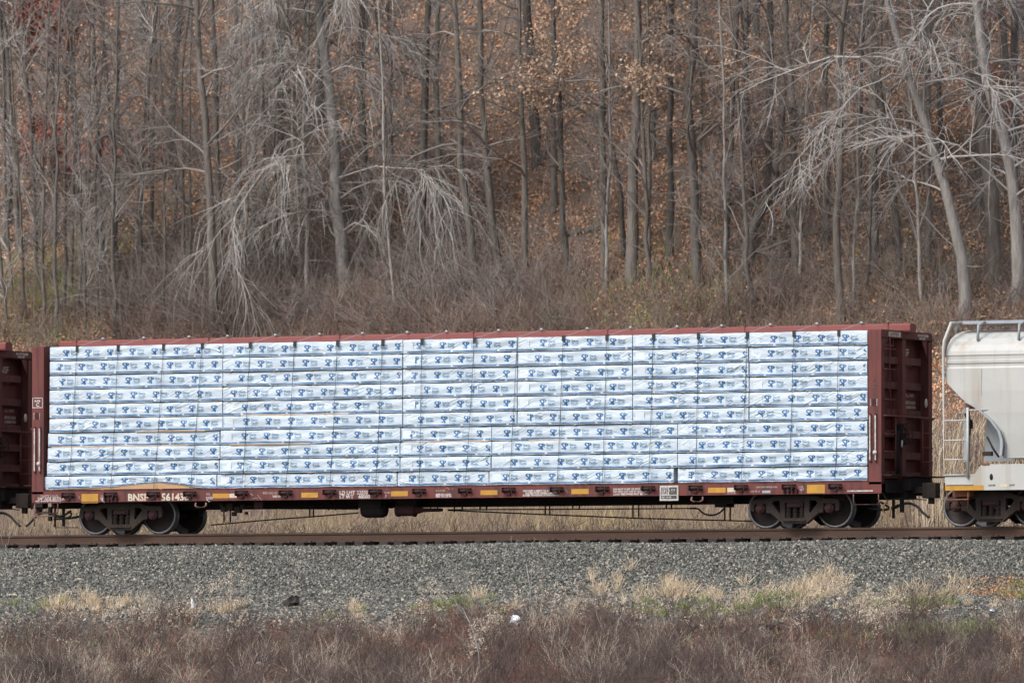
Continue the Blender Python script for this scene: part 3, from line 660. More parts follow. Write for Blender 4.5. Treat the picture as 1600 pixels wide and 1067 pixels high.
mb = MB(); a = W(1112, 779, YU); b = W(1152, 790, YU); mb.box(a[0], b[0], YU-.2, YU+.3, b[2]+.05, .9); mb.box(a[0]+.15, b[0]-.2, YU-.15, YU+.25, b[2]-.03, b[2]+.048); mb.build('lever_bracket', M['under'], car)
p = W(1386, 782, -1.2); mb = MB(); mb.tube([(p[0], -1.2, p[2]+.03), (p[0], -1.2, p[2]-.06)], .02, 6); mb.tube([(p[0]-.09, -1.2, p[2]-.26), (p[0]-.10, -1.2, p[2]-.12), (p[0]-.03, -1.2, p[2]-.05), (p[0]+.04, -1.2, p[2]-.07), (p[0]+.09, -1.2, p[2]-.15), (p[0]+.07, -1.2, p[2]-.38)], .018, 6); mb.build('hand_brake_clevis', M['brass'], car)
# left end, steps and rods
under([(54, 786), (54, 822)], .02, -1.3, 'sill_step', 'pink'); under([(86, 787), (86, 823)], .028, -1.2, 'rod_hanger', 'paint_dark', 6); under([(54, 806), (84, 806)], .018, -1.3, 'sill_step', 'pink')
under([(84, 811), (105, 809), (112, 803), (106, 799)], .025, -.9, 'brake_hose', 'rubber'); under([(86, 824), (122, 824)], .01, -.9, 'brake_rod')

# neighbour car: everything copied from a second car built the same way, shifted one car length to the left
SHIFT = XA(50.5, 1.42) - 11.36
car2 = flatcar('centerbeam_flatcar', 0, 'brown centerbeam flatcar end with ladder, coupled at the left edge', END2)
car2.location = (SHIFT, 0, 0)
w2 = w0.copy()

# ------------------------------------------------------------------ lumber packages
S_LOGO = []
def arc(cx, cy, rx, ry, a0, a1, n=8): return [(cx+rx*math.cos(R(a0+(a1-a0)*i/n)), cy+ry*math.sin(R(a0+(a1-a0)*i/n))) for i in range(n+1)]
# emblem: a swooping S on the left tied to a P with a pointed bowl and a thick foot
def stroke(pts, w):
    P = np.array(pts, float); T = np.gradient(P, axis=0); T /= np.linalg.norm(T, axis=1, keepdims=True); N_ = np.stack([-T[:, 1], T[:, 0]], 1); ww = (np.array(w)/2)[:, None]
    return np.concatenate([P+N_*ww, (P-N_*ww)[::-1]]).tolist()
S_ = stroke([(.50, .86), (.38, .94), (.22, .93), (.10, .80), (.16, .66), (.30, .57), (.40, .46), (.41, .30), (.30, .18), (.14, .16), (.0, .26)], [.03, .13, .18, .19, .18, .18, .19, .19, .18, .13, .02])
LG = [shape([[(.46, .99), (.70, 1.0), (.88, .94), (1.04, .78), (.90, .62), (.74, .52), (.66, .49), (.72, .02), (.50, -.03), (.44, .05), (.50, .46), (.50, .62), (.53, .78)], [(.67, .84), (.76, .84), (.84, .78), (.76, .71), (.68, .70), (.67, .77)]]), shape([S_])]
LG_V, LG_F = LG[0]; LG_F = list(LG_F)+[tuple(i+len(LG_V) for i in f) for f in LG[1][1]]; LG_V = np.concatenate([LG_V, LG[1][0]])
T1 = glyphs('Sierra', .078, .0022); T2 = glyphs('Pacific', .078, .0022); T3 = glyphs('INDUSTRIES', .028, .0)
PITCH = (4.5486-1.0573)/10; WH = PITCH-.026
SPACER = []
def package(col, row, x0, x1, yf, label, lift=None, tan=0.0, seed=0):
    """row 0 = top. lift(u): how far the wrap's lower edge is pulled up"""
    r = np.random.default_rng(seed+1000*row+col)
    z0 = 1.0573+.012+(9-row)*PITCH + .014
    L_ = x1-x0; root = empty('lumber_package', (x0, yf, z0), label, 'lumber package', 'white wrapped lumber packages stacked on the flatcar')
    ph = r.uniform(0, 6.28, 6); am = r.uniform(.3, 1.0, 3)
    def disp(u, v):                     # soft unevenness of the pack front, metres towards the viewer
        return .011*am[0]*np.sin(u*2.1+ph[0]+v*3)+.009*am[1]*np.sin(u*4.7-v*9+ph[1])+.005*am[2]*np.sin(u*11+v*16+ph[2])
    def low(u):
        z = .004*np.sin(u*3.3+ph[3])+.003*np.sin(u*8+ph[4])
        return z + (lift(u/L_) if lift else 0)
    nu = max(24, int(L_*12)); nv = 8
    U = np.linspace(0, L_, nu+1); v_ = np.linspace(0, 1, nv+1)
    UU, VV = np.meshgrid(U, v_, indexing='ij'); ZZ = low(UU)*(1-VV)+VV*(WH+.003*np.sin(UU*5+ph[5]))
    edge = np.minimum(1, np.minimum(UU, L_-UU)/.03)
    DD = disp(UU, VV)*edge - .010*(VV > .99) - .006*(VV < .01)
    P = np.stack([UU, -DD, ZZ], -1).reshape(-1, 3)
    a = (np.arange(nu)[:, None]*(nv+1)+np.arange(nv)[None, :]).ravel(); F = np.stack([a, a+nv+1, a+nv+2, a+1], -1)
    mb = MB(); mb.add(P, F, 0, True)
    D = 1.2
    # top, ends, back as the rest of the film
    def strip(ia, back):
        A = P[ia]; B = A.copy(); B[:, 1] = D; n = len(A); mb.add(np.concatenate([A, B]), [(i, i+1, n+i+1, n+i)[::back] for i in range(n-1)], 0, True)
    strip(np.arange(nu+1)*(nv+1)+nv, 1); strip(np.arange(nv+1), 1); strip(nu*(nv+1)+np.arange(nv+1), -1)
    mb.add([(0, D, 0), (L_, D, 0), (L_, D, WH), (0, D, WH)], [(0, 1, 2, 3)], 0)
    if not lift: mb.add([(0, 0.003, .002), (L_, 0.003, .002), (L_, D, .002), (0, D, .002)], [(0, 1, 2, 3)], 0)
    # printing follows the film
    def pr(V2, F2, mi, off=.0035):
        u, v = V2[:, 0], V2[:, 1]/WH
        lo = low(u); z = lo*(1-v)+v*WH
        mb.add(np.stack([u, -disp(u, v)*np.minimum(1, np.minimum(u, L_-u)/.03)-off, z], 1), F2, mi)
    def clip_ok(V2): return V2[:, 0].min() > .01 and V2[:, 0].max() < L_-.01
    step = .615; u = r.uniform(.16, .60); vz = .095+r.uniform(-.012, .012)
    s = .192; hh = .158; first = True
    while u < L_:
        V2 = np.stack([LG_V[:, 0]*s+u, LG_V[:, 1]*hh+vz], 1)
        if clip_ok(V2): pr(V2, LG_F, 1)
        else:                           # cut at the package end, as on the real film
            if u+.1 < L_: 
                keep = [f for f in LG_F if max(V2[i, 0] for i in f) < L_-.01]
                if keep: pr(V2, keep, 1)
        for (tv, tf), du, dv in ((T1, .225, .090), (T2, .232, .022), (T3, .235, -.012)):
            V3 = np.stack([tv[:, 0]+u+du, tv[:, 1]+vz+dv], 1)
            if V3[:, 1].min() < .06: V3[:, 1] += 0
            if clip_ok(V3): pr(V3, tf, 2)
        u += step
    # stripe along the bottom, in runs with short gaps
    u = r.uniform(-1.2, 0); 
    while u < L_:
        a_, b_ = max(u, .01), min(u+1.17, L_-.01)
        if b_ > a_+.05:
            k = max(2, int((b_-a_)/.1)); us = np.linspace(a_, b_, k+1); th = .026
            V2 = np.concatenate([np.stack([us, np.full(k+1, .022)], 1), np.stack([us, np.full(k+1, .022+th)], 1)])
            pr(V2, [(i, i+1, k+2+i, k+1+i) for i in range(k)], 1)
        u += 1.23
    # brighter label sheet and faint marks at the left end
    if row not in (0,) or col != 0:
        ua = r.uniform(.03, .10); k = 4; us = np.linspace(ua, ua+.24, k+1)
        V2 = np.concatenate([np.stack([us, np.full(k+1, .07)], 1), np.stack([us, np.full(k+1, .27)], 1)]); pr(V2, [(i, i+1, k+2+i, k+1+i) for i in range(k)], 3, .003)
        for q in range(4):
            aa, bb = r.uniform(.02, .3), r.uniform(.06, .24); w_, h_ = r.uniform(.015, .06), r.uniform(.012, .04)
            pr(np.array([(aa, bb), (aa+w_, bb), (aa+w_, bb+h_), (aa, bb+h_)]), [(0, 1, 2, 3)], 4, .0055)
    mb.build('wrap', [M['wrap'], M['ink'], M['ink2'], M['sheet'], M['inkp']], root)
    if lift:
        lb = MB(); 
        for k in range(7): lb.box(.06, L_-.02, .025-.004*(k % 2), D-.02, .004+k*.043, .004+k*.043+.040)
        lb.build('lumber', M['lumber'], root)
    # spacer blocks below
    if tan:
        lb = MB(); a_, b_ = tan
        lb.box(a_*L_, b_*L_, -.004, D-.05, -.024, -.002); lb.build('spacer_board', M['lumber'], root)
    k = int(L_/1.2)+1
    for q in range(k):
        x = .15+q*(L_-.3)/(k-1)+r.uniform(-.08, .08); x = min(max(x, .06), L_-.12)
        if tan: continue
        if SPACER: o = SPACER[0].copy(); link(o, root)
        else: sp = MB(); sp.box(0, .085, .012, D-.05, -.0235, -.001); o = sp.build('spacer', M['spacer'], root); SPACER.append(o)
        o.location = (x, 0, 0)
    return root
if not hasattr(MB, 'x'): pass
ORD = ['first', 'second', 'third', 'fourth', 'fifth', 'sixth', 'seventh', 'eighth', 'ninth', 'tenth']
LAY = ['top layer', 'second layer from the top', 'third layer from the top', 'fourth layer from the top', 'fifth layer from the top', 'sixth layer from the top', 'seventh layer from the top', 'fourth layer from the bottom'.replace('fourth', 'third'), 'layer above the bottom one', 'bottom layer']
L6 = [77, 348, 629.5, 808.5, 988.5, 1170.5, 1356]; L5 = [75, 344, 627, 768, 1058.5, 1356]
rr = random.Random(8)
for row in range(10):
    xs_ = list(L6) if row < 6 else list(L5)
    if row >= 6: xs_[0] = [75, 74.5, 73, 68][row-6]; xs_[1] = [344, 344, 343, 339][row-6]; xs_[2] = [626, 625, 625, 621][row-6]; xs_[3] = [768, 768.5, 767.5, 764][row-6]
    n = len(xs_)-1
    for c in range(n):
        yf = -1.37+rr.uniform(-.02, .03)
        x0 = XA(xs_[c], yf)+.006; x1 = XA(xs_[c+1], yf)-.006
        if row == 9 and c == 3: x1 -= .09
        x0 += rr.uniform(-.0, .008); x1 -= rr.uniform(0, .02)
        pos = ['leftmost', 'second from left', 'third from left', 'third from right' if n == 6 else 'second from right', 'second from right' if n == 6 else 'rightmost', 'rightmost'][c]
        lab = 'white plastic wrapped lumber, %s in the %s' % (pos, LAY[row])
        lift = None; tan = 0
        if row == 9 and c == 0:
            lab = 'torn white wrapped lumber at bottom left with tan boards showing below the film'
            lift = lambda t: np.interp(t, [0, .05, .2, .45, .60, .68, .74, .84, .92, 1], [0, .012, .035, .075, .13, .155, .13, .05, .008, 0])
        if (row, c) in ((6, 2), (6, 0), (6, 3), (4, 1), (6, 1), (5, 0)):
            tan = {(6, 2): (.03, .97), (6, 0): (.02, .82), (6, 3): (.2, .45), (4, 1): (.1, .7), (6, 1): (.05, .5), (5, 0): (.5, .9)}[(row, c)]
            if (row, c) == (6, 2): lab = 'short white wrapped lumber with a bare tan spacer board under it, seventh layer'
        package(c, row, x0, x1, yf, lab, lift, tan, 7)

# ------------------------------------------------------------------ tie-down cables
for i, (wx, tx) in enumerate(zip(WX, TX)):
    lab = 'thin steel tie-down cable over the load, %s from the left end' % (ORD[i] if i < 10 else ['eleventh', 'twelfth', 'thirteenth', 'fourteenth', 'fifteenth', 'sixteenth', 'seventeenth', 'eighteenth'][i-10])
    xb, xt = XA(wx, -1.40), XA(tx, -1.40)
    root = empty('tie_down_cable', (xb, -1.42, .95), lab, 'cable', 'tie-down cables over the lumber')
    k = 9; pts = []
    for q in range(k+1):
        t = q/k; x = xb+(xt-xb)*(t**.8); pts.append((x-xb, .018+.003*math.sin(q*2.1+i), 1.0573-.95+.02+t*3.48))
    pts = [(0, -.045, .02)]+pts
    mb = MB(); mb.tube(pts, .006, 5); mb.build('cable', M['cable'], root)
    top = pts[-1]; mb = MB()
    mb.tube([top, (top[0]+.02, top[1]+.3, top[2]+.05), (top[0]+.01, 1.22, 3.805+.02), (top[0]+.02, 1.42, 3.835), (top[0]+.04, 1.60, 3.80), (top[0]+.0, 2.8, top[2])], .008, 5)
    mb.lathe([(0, -.035), (.024, -.025), (.028, 0), (.024, .025), (0, .035)], (top[0]+.01, 1.26, 3.84), 'x', 8); mb.build('over_cable', M['cable2'], root)
    if i not in (10,):
        mb = MB(); mb.box(top[0]-.032, top[0]+.032, .008, .028, top[2]-.11-.03*rr.random(), top[2]+.018); mb.box(top[0]-.032, top[0]+.032, .0285, .18, top[2]+.004, top[2]+.018); mb.build('corner_protector', M['black'], root)

# ------------------------------------------------------------------ covered hopper
HX = XA(1479, -1.5)
hop = empty('covered_hopper', (HX, 0, 0), 'pale grey covered hopper car with end ladder and yellow sill stripe, at the right edge', 'freight car')
HL = 15.0
# body shell: curved cross-section swept along X, with the sloping end cut
def hz(py): return float(W(1500, py, -1.5)[2])
sect = [(-1.40, 1.55), (-1.47, 2.1), (-1.52, 2.6), (-1.54, 3.1), (-1.535, 3.62), (-1.51, 3.66), (-1.51, 3.72), (-1.53, 3.74), (-1.53, 3.80), (-1.505, 3.82), (-1.505, 3.90), (-1.52, 3.93), (-1.50, 4.02), (-1.42, 4.16), (-1.25, 4.31), (-.98, 4.43), (-.6, 4.51), (-.25, 4.545)]
sect = sect+[(-a, b) for a, b in sect[::-1]]
def xs_end(z):                         # X of the sloping end edge at height z
    return float(np.interp(z, [1.55, 1.9, 2.15, 2.45, 2.70, 2.80, 2.87, 3.32, 9], [1.38, 1.42, 1.36, 1.12, .80, .62, .46, 0.0, 0.0]))
n = len(sect); stations = [0, .02, .3, .6, 1, 2, 3, 4.5, 6, 7.5]
for side in (0,):
    mb = MB(); zz = []
    fine = []
    for i in range(n-1):
        (a, b), (c, d) = sect[i], sect[i+1]; k = 6 if abs(d-b) > .4 else 1
        for q in range(k): fine.append((a+(c-a)*q/k, b+(d-b)*q/k))
    fine.append(sect[-1]); nf = len(fine)
    V = []; 
    for t in np.linspace(0, 1, 13):
        for a, b in fine:
            e = xs_end(b); V.append((e+(HL-2*e)*t, a, b))
    F = [(i*nf+j, (i+1)*nf+j, (i+1)*nf+j+1, i*nf+j+1) for i in range(12) for j in range(nf-1)]
    mb.add(V, F, 0, False)
    # sloping end sheets (left and right), joining both sides
    zz = [4.4, 4.0, 3.6, 3.32, 2.87, 2.70, 2.45, 2.15, 1.9, 1.55]
    for e in (0, 1):
        V = []
        for z in zz:
            x = xs_end(z)+.06; x = x if e == 0 else HL-x
            hw = 1.50 if z < 4.01 else np.interp(z, [4.0, 4.4], [1.49, 1.05])
            V += [(x, -hw, z), (x, hw, z)]
        mb.add(V, [(2*i, 2*i+1, 2*i+3, 2*i+2) for i in range(len(zz)-1)], 0)
        V = [(.06 if e == 0 else HL-.06, a, b) for a, b in fine if b >= 4.39]; mb.add(V, [tuple(range(len(V)))], 0)
    mb.build('body', M['hop'], hop)
    # flange round the cut-out
mb = MB(); zs2 = np.linspace(1.6, 2.86, 12); 
V = []; 
for z in zs2: x = xs_end(z); V += [(x-.035, -1.57, z), (x+.03, -1.57, z), (x+.03, -1.44, z), (x-.035, -1.40, z)]
mb.add(V, [(4*i+j, 4*i+(j+1) % 4, 4*i+4+(j+1) % 4, 4*i+4+j) for i in range(11) for j in range(4)], 0); mb.build('slope_flange', M['hop2'], hop)
for dx in (.9, 2.35, 3.8, 5.3, 6.8, 8.3, 9.8, 11.3, 12.8, 14.2):
    mb = MB(); z_lo = 3.0 if dx < 1.2 or dx > 14 else 1.6; mb.box(dx-.006, dx+.006, -1.545, -1.537, z_lo, 3.60); mb.build('side_seam', M['hop2'], hop)
# centre structure seen through the end opening
mb = MB(); V, Fc = shape([[(.62, 1.5), (1.40, 1.5), (1.40, 2.0), (1.28, 2.28), (.95, 2.62), (.70, 2.70), (.66, 2.2)]], .02); mb.add(on_side(V, 0, -.75, 0), Fc)
mb.box(.16, .28, -.9, -.8, 1.5, 2.75); mb.build('end_web', M['hop2'], hop)
mb = MB(); mb.tube(smooth([(.35, -1.2, 2.6), (.44, -1.2, 2.4), (.42, -1.2, 2.1)]), .05, 8); mb.tube([(.95, -1.35, 2.05), (1.12, -1.35, 1.75), (1.25, -1.35, 1.58)], .025, 6); mb.cbox((.95, -1.3, 1.66), (.22, .1, .10)); mb.cbox((.42, -1.15, 2.35), (.12, .12, .2)); mb.build('brake_gear', M['truck'], hop)
mb = MB(); mb.box(.42, .62, -1.40, -1.1, 2.70, 2.86); mb.build('slope_bracket', M['rust'], hop, bevel=.03)
# side sill with raised step, end box and stripe
zb, zt = hz(766), hz(733)
V, Fc = shape([[(0, zb), (HL, zb), (HL, zt-.12), (HL-.6, zt-.12), (HL-.75, zt+.10), (1.10, zt+.10), (.98, zt+.13), (.86, zt+.05), (.74, zt-.12), (0, zt-.12)]], .012, .004)
mb = MB(); mb.add(on_side(V, 0, -1.56, 0), Fc); mb.build('side_sill', M['hop'], hop)
mb = MB(); mb.add(on_side(V, 0, 1.56, 0), Fc); mb.build('side_sill', M['hop'], hop)
mb = MB(); mb.box(.02, HL-.02, -1.54, 1.54, zb+.12, zb+.17); mb.build('end_floor', M['hop2'], hop)
mb = MB(); mb.box(0.0, .96, -1.582, -1.578, zb, zb+.115); mb.build('reflector_stripe', M['yellow'], hop)
mb = MB(); mb.box(.02, .70, -1.581, -1.576, zt-.16, zt-.145); mb.box(.02, .70, -1.60, -1.577, zb+.125, zb+.14); mb.build('sill_rib', M['hop2'], hop)
mb = MB(); mb.cbox((1.02, -1.575, zt+.112), (.20, .045, .05)); mb.build('rust_patch', M['rust'], hop, bevel=.015)
mb = MB(); mb.lathe([(0, 0), (.05, 0), (.05, .004), (0, .004)], (0, 0, 0), 'y', 16); o = mb.build('jacking_hole', M['under'], hop); o.location = (1.16, -1.584, zb+.30); o.scale = (.8, 1, 1.5)
V, Fc = glyphs('2.50 MS', .055, .002); mb = MB(); mb.add(on_side(V, 1.08, -1.58, zb+.09), Fc); V, Fc = glyphs('JACK', .055, .002); mb.add(on_side(V, 1.62, -1.58, zb+.09), Fc); mb.build('sill_lettering', M['sign_black'], hop)
mb = MB(); mb.box(1.38, 1.56, -1.581, -1.578, zb+.06, zb+.14); mb.build('pale_patch', M['cream'], hop)
# roof walkway with brackets, corner grab
zr = hz(514)
mb = MB(); mb.box(.05, HL-.05, -.95+.0, -.35, 4.665, 4.735)
for x in np.arange(.2, HL-.2, .12): mb.box(x-.01, x+.01, -.955, -.345, 4.736, 4.745)
mb.box(.05, HL-.05, .35, .95, 4.70, 4.735); mb.build('roof_walkway', M['galv'], hop)
for dx in (.10, .72, 1.75, 2.9, 4.2, 5.6, 7.0, 8.4, 9.8, 11.2, 12.6, 13.9):
    mb = MB()
    mb.tube([(dx, -.93, 4.705), (dx, -1.30, 4.62), (dx, -1.34, 4.26)] if dx > .5 else [(dx, -.93, 4.705), (dx, -1.1, 4.66), (dx, -1.2, 4.45)], .035, 4); mb.build('walkway_bracket', M['hop2'], hop)
mb = MB(); mb.tube([(.12, -.95, 4.69), (.05, -1.35, 4.68), (-.02, -1.58, 4.25), (-.03, -1.60, 4.0), (-.03, -1.60, zt-.2)], .038, 6)
mb.tube([(.58, -1.60, 2.72), (.58, -1.60, zt-.2)], .032, 6); lad = mb.build('ladder', M['hop'], hop)
for z in (hz(657), hz(688), hz(718), hz(742)):
    mb = MB(); mb.tube([(-.03, -1.60, z), (.58, -1.60, z)], .018, 6); mb.build('rung', M['hop'], lad)
mb = MB(); mb.tube([(.58, -1.60, 2.66), (1.1, -1.5, 2.66)], .018, 6); mb.build('grab_iron', M['hop'], hop)
mb = MB(); mb.box(.1, HL-.1, -.3, .3, .62, zb+.11); mb.build('center_sill', M['under'], hop)
mb = MB(); mb.box(-.62, .1, -.09, .07, .80, .95); V, Fc = shape([[(-.05, -.13), (.12, -.17), (.25, -.12), (.30, .0), (.24, .05), (.20, -.02), (.12, .02), (.16, .12), (.10, .17), (-.05, .12)]], .15, .02)
mb.add(np.stack([-.42-V[:, 0], -V[:, 1], .87+V[:, 2]], 1), Fc); mb.build('coupler', M['truck'], hop)
mb = MB(); mb.tube([(0.02, -1.52, zb), (0.02, -1.52, .42), (.55, -1.52, .42), (.55, -1.52, zb)], .016, 6); mb.box(.0, .57, -1.56, -1.48, .60, .625); mb.build('sill_step', M['rust'], hop)
mb = MB(); mb.tube([(.1, -.42, .60), (-.05, -.42, .35), (-.28, -.42, .22)], .03, 8); mb.build('air_hose', M['rubber'], hop)
mb = MB(); mb.box(.06, .5, -1.3, -.5, .68, .85); mb.tube([(.1, -.6, .5), (.7, -.6, .52)], .03, 6); mb.build('end_sill', M['rust'], hop)
make_truck(hop, XA(1556, -.8)-HX); make_truck(hop, HL-1.3)

# ------------------------------------------------------------------ vegetation helpers
def rand_dirs(r, n, up_lo, up_hi):
    az = r.uniform(0, 2*math.pi, n); e = R(1)*r.uniform(up_lo, up_hi, n)
    return np.stack([np.cos(az)*np.cos(e), np.sin(az)*np.cos(e), np.sin(e)], -1)
def curved(r, S, Dn, L_, k, grav, wig):
    """S (n,3) starts, Dn (n,3) directions, L_ (n,) lengths -> (n,k,3); grav<0 droops"""
    n = len(S); P = np.empty((n, k, 3)); P[:, 0] = S; d = Dn.copy()
    for i in range(1, k):
        d = d + r.normal(0, wig, (n, 3)); d[:, 2] += grav
        d /= np.linalg.norm(d, axis=1, keepdims=True)+1e-9
        P[:, i] = P[:, i-1]+d*(L_/(k-1))[:, None]
    return P
def children(r, P, Rr, m, ang, t_lo=.25):
    """m child starts per parent path"""
    n, k, _ = P.shape; t = r.uniform(t_lo, .98, (n, m))*(k-1); i = np.minimum(t.astype(int), k-2); f = (t-i)[..., None]
    idx = np.arange(n)[:, None]
    S = P[idx, i]*(1-f)+P[idx, i+1]*f; T = P[idx, i+1]-P[idx, i]; T /= np.linalg.norm(T, axis=2, keepdims=True)+1e-9
    rad = Rr[idx, i]*(1-f[..., 0])+Rr[idx, i+1]*f[..., 0]
    q = r.normal(size=T.shape); q -= (q*T).sum(-1, keepdims=True)*T; q /= np.linalg.norm(q, axis=2, keepdims=True)+1e-9
    a = R(1)*r.uniform(ang[0], ang[1], (n, m))[..., None]
    return S.reshape(-1, 3), (T*np.cos(a)+q*np.sin(a)).reshape(-1, 3), rad.reshape(-1)
def tree_meshes(seed, path, r0, style):
    r = np.random.default_rng(seed)
    path = np.array(path, float); k0 = 16
    t = np.linspace(0, 1, len(path)); tt = np.linspace(0, 1, k0)
    P = np.stack([np.interp(tt, t, path[:, c]) for c in range(3)], -1); H = P[-1, 2]
    wob = style.get('wob', .03); P[1:, :2] += np.cumsum(r.normal(0, wob, (k0-1, 2)), 0)
    Rt = r0*(1-.72*tt)*(1+.35*np.exp(-tt*30))
    # a little irregular
    Vt, Ft = tubes(P[None], (Rt*(1+r.normal(0, .05, k0)))[None], 9)
    nl = style['limbs']; h0 = style.get('h0', .25)
    ti = np.sort(r.uniform(h0, .99, nl))*(k0-1); i = ti.astype(int); f = (ti-i)[:, None]; S = P[i]*(1-f)+P[np.minimum(i+1, k0-1)]*f
    lo, hi = style['elev']; D1 = rand_dirs(r, nl, lo, hi)
    L1 = style['len']*(1-.55*(ti/(k0-1)-h0)/(1-h0))*r.uniform(.5, 1.15, nl)
    P1 = curved(r, S, D1, L1, 8, style['grav'], style.get('wig', .13)); Rl = np.minimum(Rt[i]*r.uniform(.22, .42, nl), style.get('lcap', .08)*r.uniform(.6, 1, nl)); tw = style['twig']
    R1 = Rl[:, None]*(1-np.linspace(0, .85, 8))+tw*.6
    S2, D2, q = children(r, P1, R1, style['n2'], (25, 60)); L2 = np.repeat(L1, style['n2'])*r.uniform(.25, .55, len(S2))
    P2 = curved(r, S2, D2, L2, 6, style['grav']*1.3, .16); R2 = np.minimum(q*.55, .03)[:, None]*(1-np.linspace(0, .8, 6))+tw*.4
    S3, D3, q = children(r, P2, R2, style['n3'], (20, 55), .1); L3 = np.repeat(L2, style['n3'])*r.uniform(.3, .65, len(S3))*style.get('l3', 1)
    P3 = curved(r, S3, D3, L3, 5, style['grav']*1.2+style.get('tip', 0), .17); R3 = np.full((len(P3), 5), tw)*(1-np.linspace(0, .6, 5))
    parts = [tubes(P1, R1, 5), tubes(P2, R2, 4), tubes(P3, R3, 3)]
    ns = style.get('epi', 0)               # short shoots low on the trunk
    if ns:
        ti = r.uniform(.02, h0+.2, ns)*(k0-1); i = ti.astype(int); f = (ti-i)[:, None]; S = P[i]*(1-f)+P[i+1]*f
        PE = curved(r, S, rand_dirs(r, ns, -5, 60), r.uniform(.4, 1.8, ns), 5, .02, .15); parts.append(tubes(PE, np.full((ns, 5), tw)*(1.2-np.linspace(0, .8, 5)), 3))
    Vc, Fc = join(parts)
    tips = P3[:, 2:].reshape(-1, 3)
    return (Vt, Ft), (Vc, Fc), tips
def leaf_cards(r, C, s0, s1, k=1):
    """small folded leaves (two triangles bent at the midrib) round points C"""
    n = len(C); q = r.normal(size=(n, 3)); q /= np.linalg.norm(q, axis=1, keepdims=True)
    w = r.normal(size=(n, 3)); w -= (w*q).sum(1, keepdims=True)*q; w /= np.linalg.norm(w, axis=1, keepdims=True); nn = np.cross(q, w)
    s = r.uniform(s0, s1, n)[:, None]
    V = np.stack([C-q*s*.5, C+w*s*.36+nn*s*.12, C+q*s*.55, C-w*s*.36+nn*s*.12], 1).reshape(-1, 3)
    b = (np.arange(n)*4)[:, None]; F = np.concatenate([b+np.array([[0, 1, 2]]), b+np.array([[0, 2, 3]])]).reshape(-1, 3)
    return V, F
def plant_tree(name, loc, meshes, mats, label, cat, group=None, rz=0, scale=1, leaves=None):
    root = empty(name, loc, label, cat, group, rz); root.scale = (scale,)*3
    tr = bpy.data.objects.new('trunk', meshes[0]); link(tr, root); cr = bpy.data.objects.new('crown', meshes[1]); link(cr, root)
    if leaves is not None: lo = bpy.data.objects.new('foliage', leaves); link(lo, root)
    return root
def to_data(name, VF, m):
    o = np_mesh(name, VF[0], VF[1], m, smooth=True); d = o.data; bpy.data.objects.remove(o); return d
ST = {
 'pole': dict(limbs=22, h0=.22, elev=(10, 65), len=3.4, grav=.01, n2=6, n3=5, twig=.0065, wig=.17, epi=22, wob=.03),
 'thin': dict(limbs=20, h0=.12, elev=(30, 72), len=2.6, grav=.03, n2=5, n3=4, twig=.0085, epi=14, wob=.04),
 'broad': dict(limbs=20, h0=.28, elev=(0, 60), len=4.2, grav=.0, n2=6, n3=5, twig=.009, epi=20, wob=.04),
 'droop': dict(limbs=40, h0=.20, elev=(10, 60), len=4.6, grav=-.15, lcap=.030, n2=13, n3=9, twig=.0098, epi=25, wob=.06, tip=-.12, wig=.17, l3=1.3),
 'arch': dict(lcap=.036, limbs=30, h0=.30, elev=(5, 60), len=6.0, grav=-.08, n2=9, n3=8, twig=.0098, epi=10, wob=.05, tip=.02, wig=.15),
}
# shared variants
VAR = {}
def variant(style, i, m_b, m_t):
    key = (style, i, m_b, m_t)
    if key not in VAR:
        r = np.random.default_rng(i*17+len(style)); H = {'pole': 19, 'thin': 13, 'broad': 18}.get(style, 18)
        lean = r.normal(0, .035*H, 2); path = [(0, 0, -.4), (lean[0]*.3+r.normal(0, .15), lean[1]*.3, H*.4), (lean[0], lean[1], H)]
        a, b, _ = tree_meshes(i*31+7, path, 1.0 if False else {'pole': .125, 'thin': .065, 'broad': .17}[style], ST[style])
        VAR[key] = (to_data('trunk', a, M[m_b]), to_data('crown', b, M[m_t]))
    return VAR[key]
# --- single trees: (label, photo path of the trunk from base up, trunk radius px, style, barks)
def path_tree(seed, pts, rpx, style, mb_, mt_, label, name='bare_tree', extra=6.0, leaves=None, cat='tree', dy=0.0):
    base = hit(*pts[0]); Yb = base[1]; P = [base]
    for i, (a, b) in enumerate(pts[1:]): P.append(W(a, b, Yb+dy*(i+1)))
    d = P[-1]-P[-2]; d /= np.linalg.norm(d); d = d*.6+np.array([0, 0, .5]); P.append(P[-1]+d*extra)
    P = np.array(P)-base; P[0, 2] -= .4
    # resample by length
    s = np.concatenate([[0], np.cumsum(np.linalg.norm(np.diff(P, axis=0), axis=1))]); t = np.linspace(0, s[-1], 16); Q = np.stack([np.interp(t, s, P[:, c]) for c in range(3)], -1)
    D = np.linalg.norm(base-CAM); r0 = rpx/2*D/FOC
    a, b, tips = tree_meshes(seed, Q, r0, ST[style] if isinstance(style, str) else style)
    lm = None
    if leaves:
        mk, cnt, s0, s1, zlo = leaves; r = np.random.default_rng(seed+5); tt = tips[tips[:, 2] > zlo]; C = tt[r.integers(0, len(tt), cnt)]+r.normal(0, .12, (cnt, 3))
        lm = to_data('foliage', leaf_cards(r, C, s0, s1), M[mk])
    return plant_tree(name, tuple(base), (to_data('trunk', a, M[mb_]), to_data('crown', b, M[mt_])), None, label, cat, 'bare trees on the hillside', leaves=lm)
def mod(st, **k): d = dict(ST[st]); d.update(k); return d
path_tree(101, [(545, 462), (540, 395), (528, 330), (520, 260), (512, 180), (508, 80), (500, 0)], 23, mod('droop', h0=.10, limbs=62, len=5.9), 'bark_old', 'twig_pale', 'large pale tree with drooping whitish branches, standing left of the middle')
